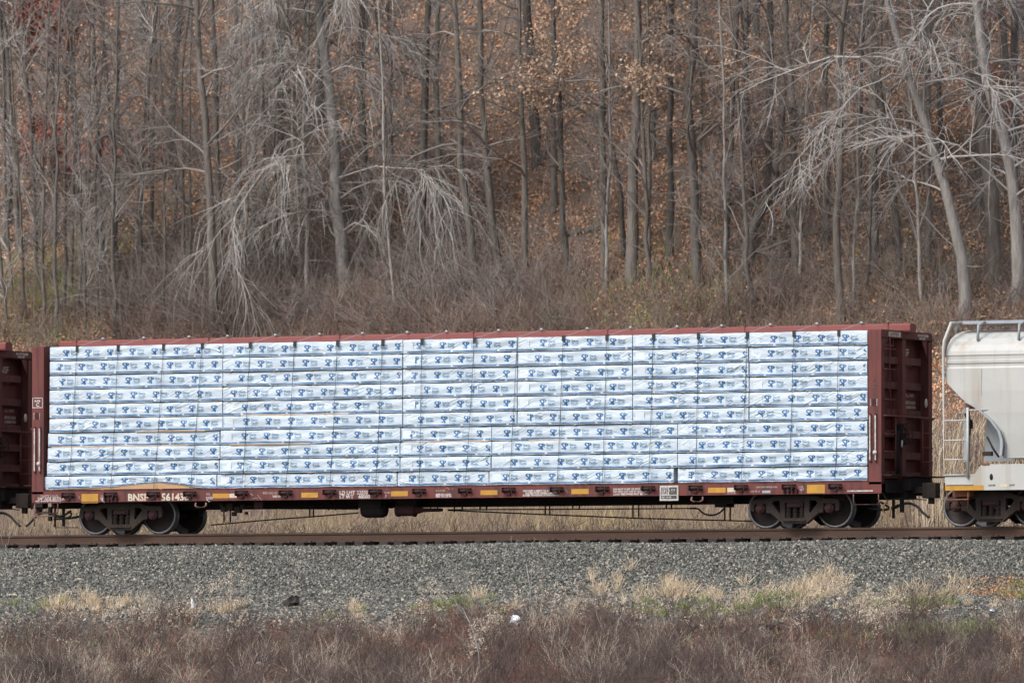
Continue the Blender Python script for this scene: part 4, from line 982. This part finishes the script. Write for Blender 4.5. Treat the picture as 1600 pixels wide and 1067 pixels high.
path_tree(102, [(1508, 500), (1502, 420), (1476, 310), (1448, 215), (1424, 150), (1400, 70), (1384, 10)], 19, mod('arch', h0=.22, limbs=34), 'bark_pale', 'twig_pale', 'pale trunk leaning left with arching whitish branches, near the hopper car')
path_tree(103, [(1592, 470), (1590, 400), (1581, 290), (1572, 210), (1550, 120), (1535, 0)], 22, mod('arch', h0=.2, limbs=24, len=5), 'bark_pale', 'twig_pale', 'pale thick tree with twisted whitish limbs at the right edge')
path_tree(104, [(1315, 505), (1308, 420), (1306, 330), (1310, 230), (1305, 100), (1312, 0)], 14, 'broad', 'bark', 'twig', 'straight grey tree whose base shows just above the right part of the load')
path_tree(105, [(988, 445), (984, 350), (982, 260), (986, 160), (985, 60), (988, 0)], 20, 'broad', 'bark', 'twig', 'thick grey trunk in the middle of the wood beside a dark curved limb', leaves=('tanleaf', 16000, .05, .12, 4.6))
path_tree(106, [(975, 400), (960, 240), (940, 195), (912, 175), (880, 158)], 9, mod('broad', limbs=10, len=3, epi=6), 'bark_dark', 'twig_dark', 'dark crooked limb-like tree arching left in front of a thick grey trunk', extra=2.0)
path_tree(107, [(945, 445), (944, 330), (943, 210), (940, 100), (944, 0)], 13, 'pole', 'bark', 'twig', 'grey trunk just left of the thick trunk in the middle')
path_tree(108, [(1150, 440), (1168, 350), (1195, 300), (1205, 240)], 22, mod('broad', h0=.1, limbs=16, len=3.2), 'bark_dark', 'twig_dark', 'dark broken trunk leaning right, with jagged stubs', extra=1.5)
path_tree(109, [(1090, 455), (1083, 330), (1078, 220), (1070, 150), (1088, 60), (1085, 0)], 17, 'broad', 'bark_dark', 'twig', 'dark forked trunk right of the middle, rising behind the brush')
path_tree(110, [(840, 262), (834, 200), (826, 100), (818, 0)], 18, 'broad', 'bark_dark', 'twig', 'dark wide trunk higher up the slope at the middle')
path_tree(111, [(823, 458), (820, 330), (816, 200), (812, 100), (812, 0)], 11, 'pole', 'bark', 'twig', 'slim greenish grey trunk at the middle, in front of a dark wide one')
path_tree(112, [(745, 458), (738, 370), (722, 260), (720, 130), (716, 0)], 14, 'pole', 'bark', 'twig', 'grey trunk bowing left, left member of the close pair left of the middle')
path_tree(113, [(783, 450), (770, 360), (752, 250), (745, 120), (746, 0)], 14, 'pole', 'bark', 'twig', 'grey trunk with a double bend, right member of the close pair left of the middle')
path_tree(114, [(698, 430), (690, 350), (686, 250), (682, 100), (688, 0)], 12, 'pole', 'bark', 'twig', 'straight dark grey trunk left of the bowing pair')
path_tree(115, [(335, 520), (333, 400), (328, 250), (322, 120), (318, 0)], 15, 'broad', 'bark', 'twig', 'dark grey trunk with vines, left of the large drooping tree')
path_tree(116, [(350, 480), (345, 380), (340, 260), (336, 100), (330, 0)], 11, 'pole', 'bark', 'twig', 'slim grey trunk close behind the vine-covered trunk on the left')
path_tree(117, [(163, 470), (160, 380), (155, 250), (148, 100), (146, 0)], 9, 'pole', 'bark', 'twig', 'slim grey trunk in the left wood, straightest of its cluster')
path_tree(118, [(1556, 440), (1552, 300), (1535, 180), (1530, 60), (1522, 0)], 26, 'broad', 'bark', 'twig', 'broad dark grey trunk behind the pale trees at the right edge')
path_tree(119, [(1406, 435), (1402, 330), (1385, 230), (1372, 110), (1368, 0)], 12, 'pole', 'bark', 'twig', 'grey trunk left of the leaning pale tree')
path_tree(120, [(1133, 430), (1137, 300), (1142, 190), (1148, 80), (1152, 0)], 12, 'pole', 'bark', 'twig', 'slim grey trunk behind the dark broken one')
path_tree(121, [(1245, 420), (1240, 300), (1236, 190), (1226, 80), (1225, 0)], 13, 'pole', 'bark', 'twig', 'pale grey trunk right of the dark broken one')
path_tree(122, [(450, 430), (450, 300), (443, 190), (445, 80), (440, 0)], 15, 'broad', 'bark', 'twig', 'grey trunk just left of the large drooping tree')
path_tree(123, [(575, 430), (570, 300), (566, 200), (562, 80), (565, 0)], 14, 'pole', 'bark', 'twig', 'grey trunk just right of the large drooping tree')
path_tree(124, [(888, 430), (880, 300), (878, 190), (874, 90), (868, 0)], 11, 'pole', 'bark_dark', 'twig_dark', 'thin dark trunk between the middle trunks, with a tan-leaved crown', leaves=('tanleaf', 13000, .05, .12, 4.8))
path_tree(125, [(70, 400), (66, 270), (60, 120), (56, 0)], 12, mod('broad', h0=.05, len=4.0), 'bark_dark', 'twig_dark', 'russet-leaved oak high on the slope at the top left', name='oak_tree', leaves=('redleaf', 40000, .06, .14, 2.6))
path_tree(126, [(8, 380), (12, 240), (6, 100), (0, 0)], 10, mod('broad', h0=.05, len=3.6), 'bark_dark', 'twig_dark', 'russet-leaved oak cut by the left edge of the picture', name='oak_tree', leaves=('redleaf', 20000, .05, .13, 2.4))
path_tree(127, [(1480, 300), (1476, 200), (1470, 90), (1475, 0)], 10, mod('broad', h0=.05, len=3.4), 'bark_dark', 'twig', 'small tree with rusty orange leaves behind the pale leaning one', leaves=('orangeleaf', 8000, .05, .13, .8))
path_tree(128, [(1020, 250), (1024, 120), (1022, 0)], 10, mod('broad', h0=.05, len=3.4), 'bark_dark', 'twig', 'brown-leaved tree high on the slope right of the middle', leaves=('orangeleaf', 3000, .05, .13, .8))
# --- the many similar ones: copies of a few variants
GR = {'pole': ('tall bare grey tree among the similar ones on the hillside', 'tall bare trees on the slope'), 'thin': ('thin bare sapling among the similar ones below the hillside', 'thin bare saplings'), 'broad': ('spreading bare tree among the similar ones high on the slope', 'spreading bare trees on the slope')}
rr = random.Random(21)
PLACED = []
def scatter(style, pts, nv, barks):
    for (px, py) in pts:
        p = hit(px, py); v = rr.randrange(nv); mb_, mt_ = barks[v % len(barks)]
        root = plant_tree('sapling' if style == 'thin' else 'bare_tree', tuple(p), variant(style, v, mb_, mt_), None, GR[style][0], 'sapling' if style == 'thin' else 'tree', GR[style][1], rz=rr.uniform(0, 6.28), scale=rr.uniform(.75, 1.15)); PLACED.append((px, py, style, root))
left_thin = [(20, 470), (42, 500), (60, 455), (88, 530), (100, 500), (110, 455), (122, 495), (133, 515), (190, 440), (208, 430), (235, 380), (218, 455), (272, 400), (286, 440), (300, 470), (255, 500), (180, 520), (12, 520), (70, 520), (150, 505), (370, 420), (395, 400), (385, 500), (410, 450)]
scatter('thin', left_thin, 5, [('bark', 'twig'), ('bark', 'twig_pale')])
scatter('thin', [(rr.choice([rr.uniform(420, 640), rr.uniform(1040, 1600), rr.uniform(1040, 1600), rr.uniform(640, 1040)]), rr.uniform(380, 500)) for _ in range(20)], 5, [('bark', 'twig'), ('bark_old', 'twig')])
scatter('pole', [(30, 400), (85, 380), (125, 330), (182, 350), (265, 260), (372, 300), (500, 200), (652, 420), (866, 330), (1045, 400), (1160, 250), (1200, 320), (1290, 380), (1340, 330), (1365, 400), (1450, 420), (1530, 330), (1570, 250), (1590, 380), (15, 350)], 6, [('bark', 'twig'), ('bark_dark', 'twig_dark'), ('bark', 'twig')])
scatter('broad', [(220, 60), (1180, 60), (1350, 90), (1440, 60), (1540, 120), (1600, 60), (40, 60), (1020, 30), (680, 20), (1120, 5), (860, 5)], 4, [('bark_dark', 'twig_dark'), ('bark', 'twig')])

KW = {'thin': 'bare sapling', 'pole': 'slim bare tree', 'broad': 'spreading bare tree'}
def anchor(px):
    if px < 40: return 'above the bulkhead of the left car'
    if px > 1540: return 'above the body of the hopper car'
    if px > 1465: return 'above the ladder of the hopper car'
    if px > 1375: return 'above the right bulkhead'
    i = int(np.argmin([abs(px-t) for t in TX])); return 'above the %s tie-down cable' % nth(i+1)
cells = {}
for px, py, st_, root in PLACED: cells.setdefault((st_, anchor(px), 'at hill foot' if py > 430 else 'halfway upslope' if py > 260 else 'high upslope'), []).append((px, root))
for (st_, an, hgt), L_ in cells.items():
    L_.sort(key=lambda q: q[0])
    for k, (px, root) in enumerate(L_):
        w = '' if len(L_) == 1 else [', left one', ', right one'][k] if len(L_) == 2 else ', %s from left' % nth(k+1)
        root['label'] = '%s %s, %s%s' % (KW[st_], hgt, an, w)
# --- fallen leaves covering the slope
def region(r, n, ya, yb, m=40, margin=3.0, bias=1.0):
    Y = ya+(yb-ya)*r.random(n)**bias; cx = CAM[0]-(Y-CAM[1])*math.tan(YAW); hw = (Y-CAM[1])*.0735+margin
    return cx+(r.random(n)*2-1)*hw, Y
r = np.random.default_rng(3)
X, Y = region(r, 260000, 27, 66); k = np.sin(X*1.9+Y*.8)+np.sin(Y*2.7-X*.6)+np.sin(X*4.1+Y*3.3)+r.normal(0, .8, len(X)) > -1.7; X, Y = X[k], Y[k]; Z = gz(X, Y)+r.uniform(.0, .12, len(X)); V, F = leaf_cards(r, np.stack([X, Y, Z], 1), .05, .13); tag(np_mesh('leaf_litter', V, F, M['leaves']), 'brown fallen leaves covering the steep hillside', 'leaf litter', kind='stuff')

def stems(r, X, Y, zf, h0, h1, k, lean, rad, grav=-.02, wig=.08, per=1, spread=.06, side=0, side_len=(.2, .5), sides=3):
    X = np.repeat(X, per)+r.normal(0, spread, len(X)*per); Y = np.repeat(Y, per)+r.normal(0, spread, len(Y)*per); n = len(X)
    S = np.stack([X, Y, zf(X, Y)-.04], 1); D = np.stack([r.normal(0, lean, n), r.normal(0, lean, n), np.ones(n)], 1); D /= np.linalg.norm(D, axis=1, keepdims=True)
    L_ = h0+(h1-h0)*r.random(n)
    P = curved(r, S, D, L_, k, grav, wig); Rr = rad*(1-np.linspace(0, .6, k))[None]*r.uniform(.7, 1.4, (n, 1)); out_ = [tubes(P, Rr, sides)]; tips = P[:, -1]
    if side:
        S2, D2, _ = children(r, P, Rr, side, (20, 60), .3); L2 = np.repeat(L_, side)*r.uniform(*side_len, len(S2)); P2 = curved(r, S2, D2, L2, 3, .03, .12); out_.append(tubes(P2, np.full((len(P2), 3), rad*.6)*(1-np.linspace(0, .5, 3)), 3)); tips = np.concatenate([tips, P2[:, -1]])
    V, F = join(out_); return V, F, tips
for a, b, rad_, lab in (((172, 316), (188, 310), .16, 'short dark fallen log among the leaves in the left wood'), ((262, 322), (318, 316), .06, 'thin fallen branch lying between trunks in the left wood'), ((652, 290), (706, 326), .035, 'pale fallen branch slanting down right of the large drooping tree'), ((1195, 415), (1245, 402), .10, 'dark fallen log behind the brush right of the leaning broken trunk'), ((880, 372), (930, 380), .12, 'dark fallen log on the leafy slope in the middle')):
    pa, pb = hit(*a), hit(*b); pb = np.array([pb[0], pa[1]*.7+pb[1]*.3, pb[2]]); pb[2] = max(pb[2], float(gz(pb[0], pb[1]))+.05); n_ = 7
    P = [tuple((pb-pa)*q/(n_-1)+np.array([0, 0, rad_*.7+.03*math.sin(q*2.3)])) for q in range(n_)]; mb = MB(); mb.tube(P, [rad_*(1-.4*q/(n_-1)) for q in range(n_)], 8)
    o = mb.build('fallen_log', M['bark_pale'] if 'pale' in lab else M['bark_dark']); o.location = tuple(pa); tag(o, lab, 'fallen log')
# brush thicket at the foot of the hill
def scr(n, x0, x1, y0, y1, b=1.0): return hits(r.uniform(x0, x1, n), y1-(y1-y0)*r.random(n)**b)
X, Y = scr(1100, -60, 1660, 440, 570, 1.0); X2, Y2 = scr(650, 180, 900, 425, 560); X = np.concatenate([X, X2]); Y = np.concatenate([Y, Y2]); V1, F1, _ = stems(r, X, Y, gz, .3, 1.15, 4, .5, .0085, -.01, .18, per=5, spread=.3, side=5, side_len=(.25, .6))
tag(np_mesh('brush_thicket', V1, F1, M['brush']), 'tangled purplish grey brush along the foot of the hill', 'brush', kind='stuff')
X, Y = scr(300, 150, 900, 420, 540); X2, Y2 = scr(60, 1050, 1620, 420, 520); X = np.concatenate([X, X2]); Y = np.concatenate([Y, Y2]); V1, F1, _ = stems(r, X, Y, gz, .8, 2.4, 5, .7, .0085, -.10, .16, per=4, spread=.2, side=7, side_len=(.3, .6))
tag(np_mesh('arching_brush', V1, F1, M['twig']), 'pale grey arching brush in front of the hill foot', 'brush', kind='stuff')
X, Y = scr(450, -60, 1660, 20, 450); V1, F1, _ = stems(r, X, Y, gz, .8, 3.6, 5, .30, .0065, .0, .12, per=3, spread=.3, side=7, side_len=(.2, .6))
tag(np_mesh('undergrowth', V1, F1, M['twig']), 'sparse bare undergrowth scattered over the leafy slope', 'undergrowth', kind='stuff')
X, Y = scr(700, -60, 1660, 440, 560); V1, F1, _ = stems(r, X, Y, gz, .2, .6, 3, .45, .008, -.03, .12, per=4, spread=.2, side=0)
tag(np_mesh('hill_foot_grass', V1, F1, M['stem']), 'dead brown grass along the foot of the hill', 'grass', kind='stuff')
# low green and russet patches at the foot of the hill
def patch(px, py, rx, n, y0=10):
    p = hit(px, py, y0); return p[0]+r.normal(0, rx, n), p[1]+r.normal(0, rx*1.2, n)
parts = []
for px, py, rx, n in ((60, 460, 1.6, 260), (110, 480, 1.4, 220), (1000, 490, 1.6, 120), (920, 500, 1.4, 110), (1080, 500, 1.6, 120), (1400, 500, 1.8, 160)):
    X, Y = patch(px, py, rx, n); V1, F1, _ = stems(r, X, Y, gz, .25, .8, 3, .4, .010, -.03, .12, per=3, spread=.1); parts.append((V1, F1))
V1, F1 = join(parts); tag(np_mesh('green_undergrowth', V1, F1, M['green']), 'dull green low growth at the foot of the hill', 'undergrowth', kind='stuff')
# reeds behind the train
parts = []
for px0, px1, ya, yb, n, h0, h1 in ((-30, 110, 22, 27, 420, 2.0, 3.0), (150, 200, 22, 27, 150, 2.0, 3.2), (215, 330, 22, 27, 260, 1.8, 2.7), (620, 760, 22, 26, 120, 1.8, 2.5), (850, 1010, 22, 26, 240, 1.8, 2.6), (1030, 1180, 22, 26, 100, 1.7, 2.4), (1440, 1600, 7, 17, 430, .8, 3.2)):
    Y = r.uniform(ya, yb, n); X = np.array([W(r.uniform(px0, px1), 600, y)[0] for y in Y]); V1, F1, tp = stems(r, X, Y, gz, h0, h1, 5, .05, .0075, -.005, .015, per=2, spread=.12, side=1, side_len=(.15, .3)); parts.append((V1, F1))
    P = curved(r, tp[::5], np.tile([.3, 0, 1.], (len(tp[::5]), 1)), np.full(len(tp[::5]), .26), 4, -.10, .06); parts.append(tubes(P, np.tile([.006, .020, .018, .005], (len(P), 1)), 4))
V1, F1 = join(parts); tag(np_mesh('reeds', V1, F1, M['straw']), 'tall straw-coloured reeds standing behind the train', 'reeds', kind='stuff')
Y = r.uniform(9, 20, 420); X = np.array([W(r.uniform(1440, 1610), 600, y)[0] for y in Y]); V1, F1, tp = stems(r, X, Y, gz, .8, 3.0, 5, .22, .0085, -.01, .08, per=3, spread=.2, side=5)
tag(np_mesh('tall_brush', V1, F1, M['brush']), 'grey brown brush mixed with reeds in the gap before the hopper car', 'brush', kind='stuff')
# field grass seen below the cars
X, Y = region(r, 9000, 4.4, 22); V1, F1, tp = stems(r, X, Y, gz, .35, 1.0, 4, .22, .010, -.03, .08, per=3, spread=.1)
tag(np_mesh('field_grass', V1, F1, M['gold']), 'golden dead grass behind the track, seen under the cars', 'grass', kind='stuff')
X, Y = region(r, 1500, 4.4, 9); V1, F1, tp = stems(r, X, Y, gz, .6, 1.25, 4, .2, .010, -.02, .08, per=2, spread=.1, side=3)
i = r.integers(0, len(tp), 1300); C = np.repeat(tp[i], 9, 0)+r.normal(0, .028, (len(i)*9, 3)); V2, F2 = leaf_cards(r, C, .014, .034)
tag(np_mesh('weeds', V1, F1, M['stem']), 'grey brown weeds close behind the track', 'weeds', kind='stuff'); tag(np_mesh('seed_heads', V2, F2, M['fluff']), 'whitish seed heads on the weeds behind the track', 'weeds', kind='stuff')

# ------------------------------------------------------------------ foreground bank
def fz(X, Y): return np.where(Y > -4.9, bed(X, Y), gz(X, Y))
r = np.random.default_rng(12)
def bank(px, py):
    d_ = ray(px, py); t = 150.
    while t < 230:
        p = CAM+d_*t
        if p[2] < float(fz(p[0], p[1])): return p
        t += .05
    return p
def dens(X, Y):                        # where weeds stand: ragged upper edge, thicker lower down
    px = 800+FOC*((X-CAM[0])*RT[0]+(Y-CAM[1])*RT[1])/((X-CAM[0])*FW[0]+(Y-CAM[1])*FW[1])
    edge = -.1+np.interp(px, [0, 90, 180, 300, 400, 520, 620, 760, 900, 1100, 1300, 1450, 1600], [-9.2, -7.8, -7.2, -8.6, -10.4, -9.8, -8.4, -7.6, -7.6, -7.4, -7.6, -8.2, -9.2])
    return np.clip((edge-Y+1.1*np.sin(X*1.7+.6)+.8*np.sin(X*3.9))/2.6+.3*np.sin(X*2.3+Y)+.3*np.sin(X*.9+Y*1.7), 0, 1)*(.6+.4*(np.sin(X*1.9+2*np.sin(Y*1.1))*np.sin(Y*2.3+X*.7) > -.35)), px
X, Y = region(r, 11500, -24, -5, margin=3.5); d, px = dens(X, Y); k = r.random(len(X)) < d; X, Y, px = X[k], Y[k], px[k]
red = (r.random(len(X)) < np.interp(px, [0, 330, 400, 560, 800, 900, 1100, 1600], [.12, .2, .4, .35, .75, .45, .25, .15]))
kind = r.random(len(X)); clump = np.sin(X*1.3+1.7*np.sin(Y*.9))*np.cos(Y*1.6-X*.4)
def weed(sel, h0, h1, m, name, label, lean=.28, rad=.0062, per=5, side=4, grav=-.015):
    V1, F1, tp = stems(r, X[sel], Y[sel], fz, h0, h1, 4, lean, rad, grav, .13, per=per, spread=.10, side=side, side_len=(.2, .5))
    tag(np_mesh(name, V1, F1, M[m]), label, 'weeds', kind='stuff')
gp = np.array([bank(a, b)[:2] for a, b in ((1415, 950), (1450, 990), (1520, 990), (1230, 940), (1190, 950), (700, 955))])
def near_green(X, Y): return (np.hypot(X[:, None]-gp[None, :, 0], (Y[:, None]-gp[None, :, 1])*.35) < .55).any(1)
ng = near_green(X, Y) & (r.random(len(X)) < .8); X, Y, red, kind = X[~ng], Y[~ng], red[~ng], kind[~ng]
low = ~red & (kind > .30)
weed(low, .12, .38, 'stem', 'low_weeds', 'low tangled dead weeds between the taller clumps on the bank', .6, .0055, 5, 2, -.05)
weed(red, .15, .50, 'redstem', 'russet_weeds', 'reddish brown dead stems mixed into the weeds on the bank', .38, .0055, 4)
weed(~red & (kind < .12), .15, .45, 'straw', 'pale_grass', 'pale dead grass blades scattered through the bank weeds', .55, .0045, 9, 0, -.09)
weed(kind > .965, .10, .30, 'green', 'moss_grass', 'faint green grass low among the bank weeds', .5, .006, 14, 0, -.09)
X, Y = region(r, 1850, -23, -6, margin=3.5); d, px = dens(X, Y); k = (r.random(len(X)) < d) & (np.sin(X*.8+Y*.5)+np.sin(X*2.1-Y) > -.6) & ~near_green(X, Y); X, Y = X[k], Y[k]; hh_ = r.random(len(X))
for lo_, hi_, m_, nm, lb in ((0, .60, 'stem', 'dead_weeds', 'taller bushy grey brown dead weeds in clumps on the bank'), (.60, .90, 'bushdark', 'dark_weeds', 'dark bushy dead weeds in clumps on the bank'), (.90, 1, 'palestem', 'pale_weeds', 'pale silvery dry weeds in clumps on the bank')):
    weed((hh_ >= lo_) & (hh_ < hi_), .35, 1.0, m_, nm, lb, .42, .0055, 16, 4, -.01)
# dry leaves and mat among the weeds
X, Y = region(r, 22000, -24, -5, margin=3.5); d, px = dens(X, Y); k = r.random(len(X)) < d+.12; X, Y = X[k], Y[k]
V1, F1 = leaf_cards(r, np.stack([X, Y, fz(X, Y)+r.uniform(.0, .12, len(X))], 1), .03, .07); tag(np_mesh('dead_leaves', V1, F1, M['bankleaf']), 'withered leaves matted among the weeds of the bank', 'leaf litter', kind='stuff')
def tufts(spec, m, name, label, h, per=26, lean=.35, rad=.0055):
    parts = []
    for px, py, w, n in spec:
        p = bank(px, py); X = p[0]+r.normal(0, w*.021, n); Y = p[1]+r.normal(0, .4, n); hf = r.uniform(.55, 1.1)
        V1, F1, _ = stems(r, X, Y, fz, h[0]*hf, h[1]*hf, 4, lean, rad, -.09, .08, per=per, spread=.05); parts.append((V1, F1))
    V1, F1 = join(parts); tag(np_mesh(name, V1, F1, M[m]), label, 'grass', kind='stuff')
tufts([(160, 950, 34, 10), (330, 958, 24, 5), (1075, 925, 30, 9), (1265, 930, 40, 9), (1480, 940, 30, 6), (140, 945, 26, 16), (185, 955, 16, 8), (110, 940, 12, 5), (350, 955, 14, 5), (368, 950, 10, 3), (560, 965, 14, 4), (548, 955, 10, 3), (950, 920, 13, 7), (738, 935, 10, 3), (1010, 935, 12, 5), (1050, 922, 18, 12), (1060, 935, 24, 10), (1110, 935, 14, 6), (1235, 922, 18, 9), (1270, 928, 22, 11), (1300, 920, 12, 6), (1240, 950, 26, 7), (1340, 945, 20, 7), (1420, 925, 6, 3), (1490, 927, 14, 7), (1470, 950, 26, 8), (940, 950, 26, 6), (905, 958, 20, 4), (800, 950, 12, 2)], 'straw', 'dry_grass', 'blond dry grass tufts along the lower edge of the ballast', (.16, .50), 34, .5, .0045)
tufts([(1415, 950, 34, 22), (1450, 990, 40, 26), (1520, 990, 26, 12), (1230, 940, 22, 12), (1380, 1000, 40, 16), (1190, 950, 18, 8), (1050, 955, 30, 10), (700, 955, 26, 14), (1590, 925, 10, 8), (1120, 960, 30, 8), (75, 950, 10, 5), (12, 945, 9, 3), (690, 952, 20, 7), (720, 945, 12, 5), (760, 940, 12, 4), (1410, 945, 18, 9), (1440, 955, 12, 4), (1440, 985, 22, 8), (1520, 985, 14, 6), (1220, 935, 14, 5), (1170, 940, 10, 3), (530, 965, 8, 3), (1440, 1010, 16, 4), (1590, 930, 10, 3), (1050, 950, 30, 5), (1300, 985, 16, 3)], 'green', 'green_grass', 'small patches of green grass on the bank', (.16, .36), 40, .55, .006)
# pale seed heads
parts = []
for px, py, w, n in ((1350, 985, 14, 40), (1395, 980, 18, 40), (1360, 1000, 8, 30), (770, 1015, 8, 30), (748, 1030, 8, 30), (120, 1000, 60, 40), (260, 985, 60, 40), (960, 985, 60, 40), (1180, 965, 40, 40), (1290, 960, 40, 50), (500, 1000, 60, 30), (380, 1005, 4, 14), (365, 1020, 5, 10), (668, 975, 8, 20), (680, 960, 6, 12), (770, 1010, 6, 20), (745, 1020, 5, 22), (745, 1045, 6, 14), (770, 1000, 5, 12), (1345, 990, 8, 26), (1370, 1010, 6, 22), (1385, 985, 14, 26), (1400, 975, 12, 18), (1255, 1000, 10, 8), (1140, 1000, 20, 10), (100, 1050, 6, 10), (340, 955, 16, 24), (365, 945, 8, 20), (310, 990, 60, 20), (60, 1010, 40, 14), (1060, 1000, 80, 26), (600, 1010, 60, 16), (900, 960, 40, 26), (820, 955, 20, 12), (1500, 1000, 50, 14)):
    p = bank(px, py); C = np.stack([p[0]+r.normal(0, w*.0155, n), p[1]+r.normal(0, .15, n), np.zeros(n)], 1); C[:, 2] = fz(C[:, 0], C[:, 1])+r.uniform(.3, .75, n)
    k = np.repeat(C, 14, 0)+r.normal(0, .036, (n*14, 3)); parts.append(leaf_cards(r, k, .02, .05))
V1, F1 = join(parts); tag(np_mesh('seed_fluff', V1, F1, M['fluff']), 'pale fluffy seed heads scattered over the bank weeds', 'weeds', kind='stuff')
parts = []
for px, py, w, n in ((1565, 925, 24, 900), (1592, 932, 16, 500), (1515, 922, 18, 200), (655, 955, 16, 120), (668, 948, 12, 80), (610, 995, 18, 60), (1380, 1000, 30, 40)):
    p = bank(px, py); X = p[0]+r.normal(0, w*.0155, n); Y = p[1]+r.normal(0, .35, n); parts.append(leaf_cards(r, np.stack([X, Y, fz(X, Y)+r.uniform(.01, .07, n)], 1), .025, .055))
V1, F1 = join(parts); tag(np_mesh('orange_leaf_drift', V1, F1, M['orange']), 'orange fallen leaves on the gravel edge', 'leaf litter', kind='stuff')

# foreground saplings: hand-laid branches
def twiggy(name, label, strokes, r0, Yd, m):
    base = bank(*strokes[0][0]); root = empty(name, tuple(base), label, 'sapling')
    tr, cr = MB(), MB(); rg = np.random.default_rng(int(strokes[0][0][0]))
    for i, s in enumerate(strokes):
        P = [np.array(W(a, b, base[1]+.04*q*(-1)**i)) for q, (a, b) in enumerate(s)]; P = [tuple(p-base) for p in P]
        if i == 0: P[0] = (P[0][0], P[0][1], P[0][2]-.1)
        rad = np.linspace(r0*(1 if i == 0 else .55), r0*(.55 if i == 0 else .18), len(P)); (tr if i == 0 else cr).tube(P, rad, 6)
        if i:
            A = np.array(P)[None]; S2, D2, _ = children(rg, A, np.full((1, len(P)), .005), 5, (20, 50), .4); Q = curved(rg, S2, D2, np.full(5, .22), 4, .02, .12)
            for q in Q: cr.tube(q, [.0045, .004, .003, .002], 3)
    tr.build('trunk', M[m], root); cr.build('crown', M[m], root); return root
twiggy('sapling', 'pale forked sapling rising from the weeds below the middle of the track', [[(752, 1066), (748, 1020), (740, 985), (722, 948)], [(722, 948), (700, 928), (684, 915)], [(722, 948), (728, 915), (737, 880)], [(722, 948), (712, 900), (708, 880)], [(704, 930), (682, 905), (664, 895)]], .018, 0, 'bark_pale')
twiggy('sapling', 'thin leafless sapling in front of the ballast at the middle', [[(832, 950), (828, 915), (822, 880)], [(822, 880), (812, 862), (800, 850)], [(822, 880), (828, 862), (832, 848)], [(826, 905), (838, 890), (850, 876)]], .012, 0, 'bark_old')
twiggy('sapling', 'thin leafless sapling in front of the gravel at the left edge', [[(8, 905), (10, 880), (9, 850)], [(9, 862), (3, 845), (0, 828)], [(9, 862), (14, 842), (16, 822)], [(10, 875), (4, 866), (-3, 862)]], .008, 0, 'bark_old')

# litter and rocks
def lump(name, loc, dims, m, label, cat, seed, sub=2, rough=.25):
    import bmesh
    bm = bmesh.new(); bmesh.ops.create_icosphere(bm, subdivisions=sub, radius=.5); q = np.random.default_rng(seed)
    for v in bm.verts:
        f = 1+rough*q.normal(); v.co = Vector((v.co.x*dims[0]*f, v.co.y*dims[1]*f, v.co.z*dims[2]*f))
    me = bpy.data.meshes.new(name); bm.to_mesh(me); bm.free(); me.materials.append(M[m]); o = link(bpy.data.objects.new(name, me)); o.location = loc; return tag(o, label, cat)
p = bank(457, 948); lump('rock', (p[0], p[1], p[2]+.10), (.36, .26, .34), 'tie', 'dark brown lump of wood or rock on the gravel slope', 'rock', 3)
p = bank(1215, 985); lump('rock', (p[0], p[1], p[2]+.12), (.50, .3, .14), 'tie', 'dark flat object lying in the weeds right of the middle', 'debris', 9)
M['litter'] = mat('white_litter', (.78, .80, .84), .5, (.62, .66, .72), 8, .6)
p = bank(805, 978); lump('plastic_bag', (p[0], p[1], p[2]+.14), (.28, .14, .22), 'litter', 'crumpled white plastic bag caught in the weeds near the middle', 'bag', 5, 2, .22)
p = bank(1287, 916); lump('paper_scrap', (p[0], p[1], p[2]+.03), (.14, .08, .05), 'litter', 'small white scrap at the lower ballast edge on the right', 'litter', 6)
p = bank(1550, 957); lump('paper_scrap', (p[0], p[1], p[2]+.05), (.13, .08, .06), 'litter', 'small white scrap below the orange leaves', 'litter', 7)
p = bank(60, 1045); lump('paper_scrap', (p[0], p[1], p[2]+.2), (.08, .06, .14), 'litter', 'small white scrap in the weeds at lower left', 'litter', 8)
p = bank(405, 1050); lump('paper_scrap', (p[0], p[1], p[2]+.2), (.14, .06, .10), 'litter', 'white scrap in the weeds at the bottom left of the middle', 'litter', 10)
p = bank(302, 952); b = empty('plastic_bottle', tuple(p+np.array([0, 0, .02])), 'white plastic bottle standing aslant at the gravel edge on the left', 'bottle'); b.rotation_euler = (0, -.15, 0)
mb = MB(); mb.lathe([(0, 0), (.04, 0), (.045, .02), (.04, .15), (.03, .19), (.015, .215), (.015, .23)], (0, 0, 0), 'z', 14); mb.build('bottle_body', M['litter'], b); mb = MB(); mb.lathe([(.018, .225), (.018, .245), (0, .245)], (0, 0, 0), 'z', 12); mb.build('cap', M['litter'], b)
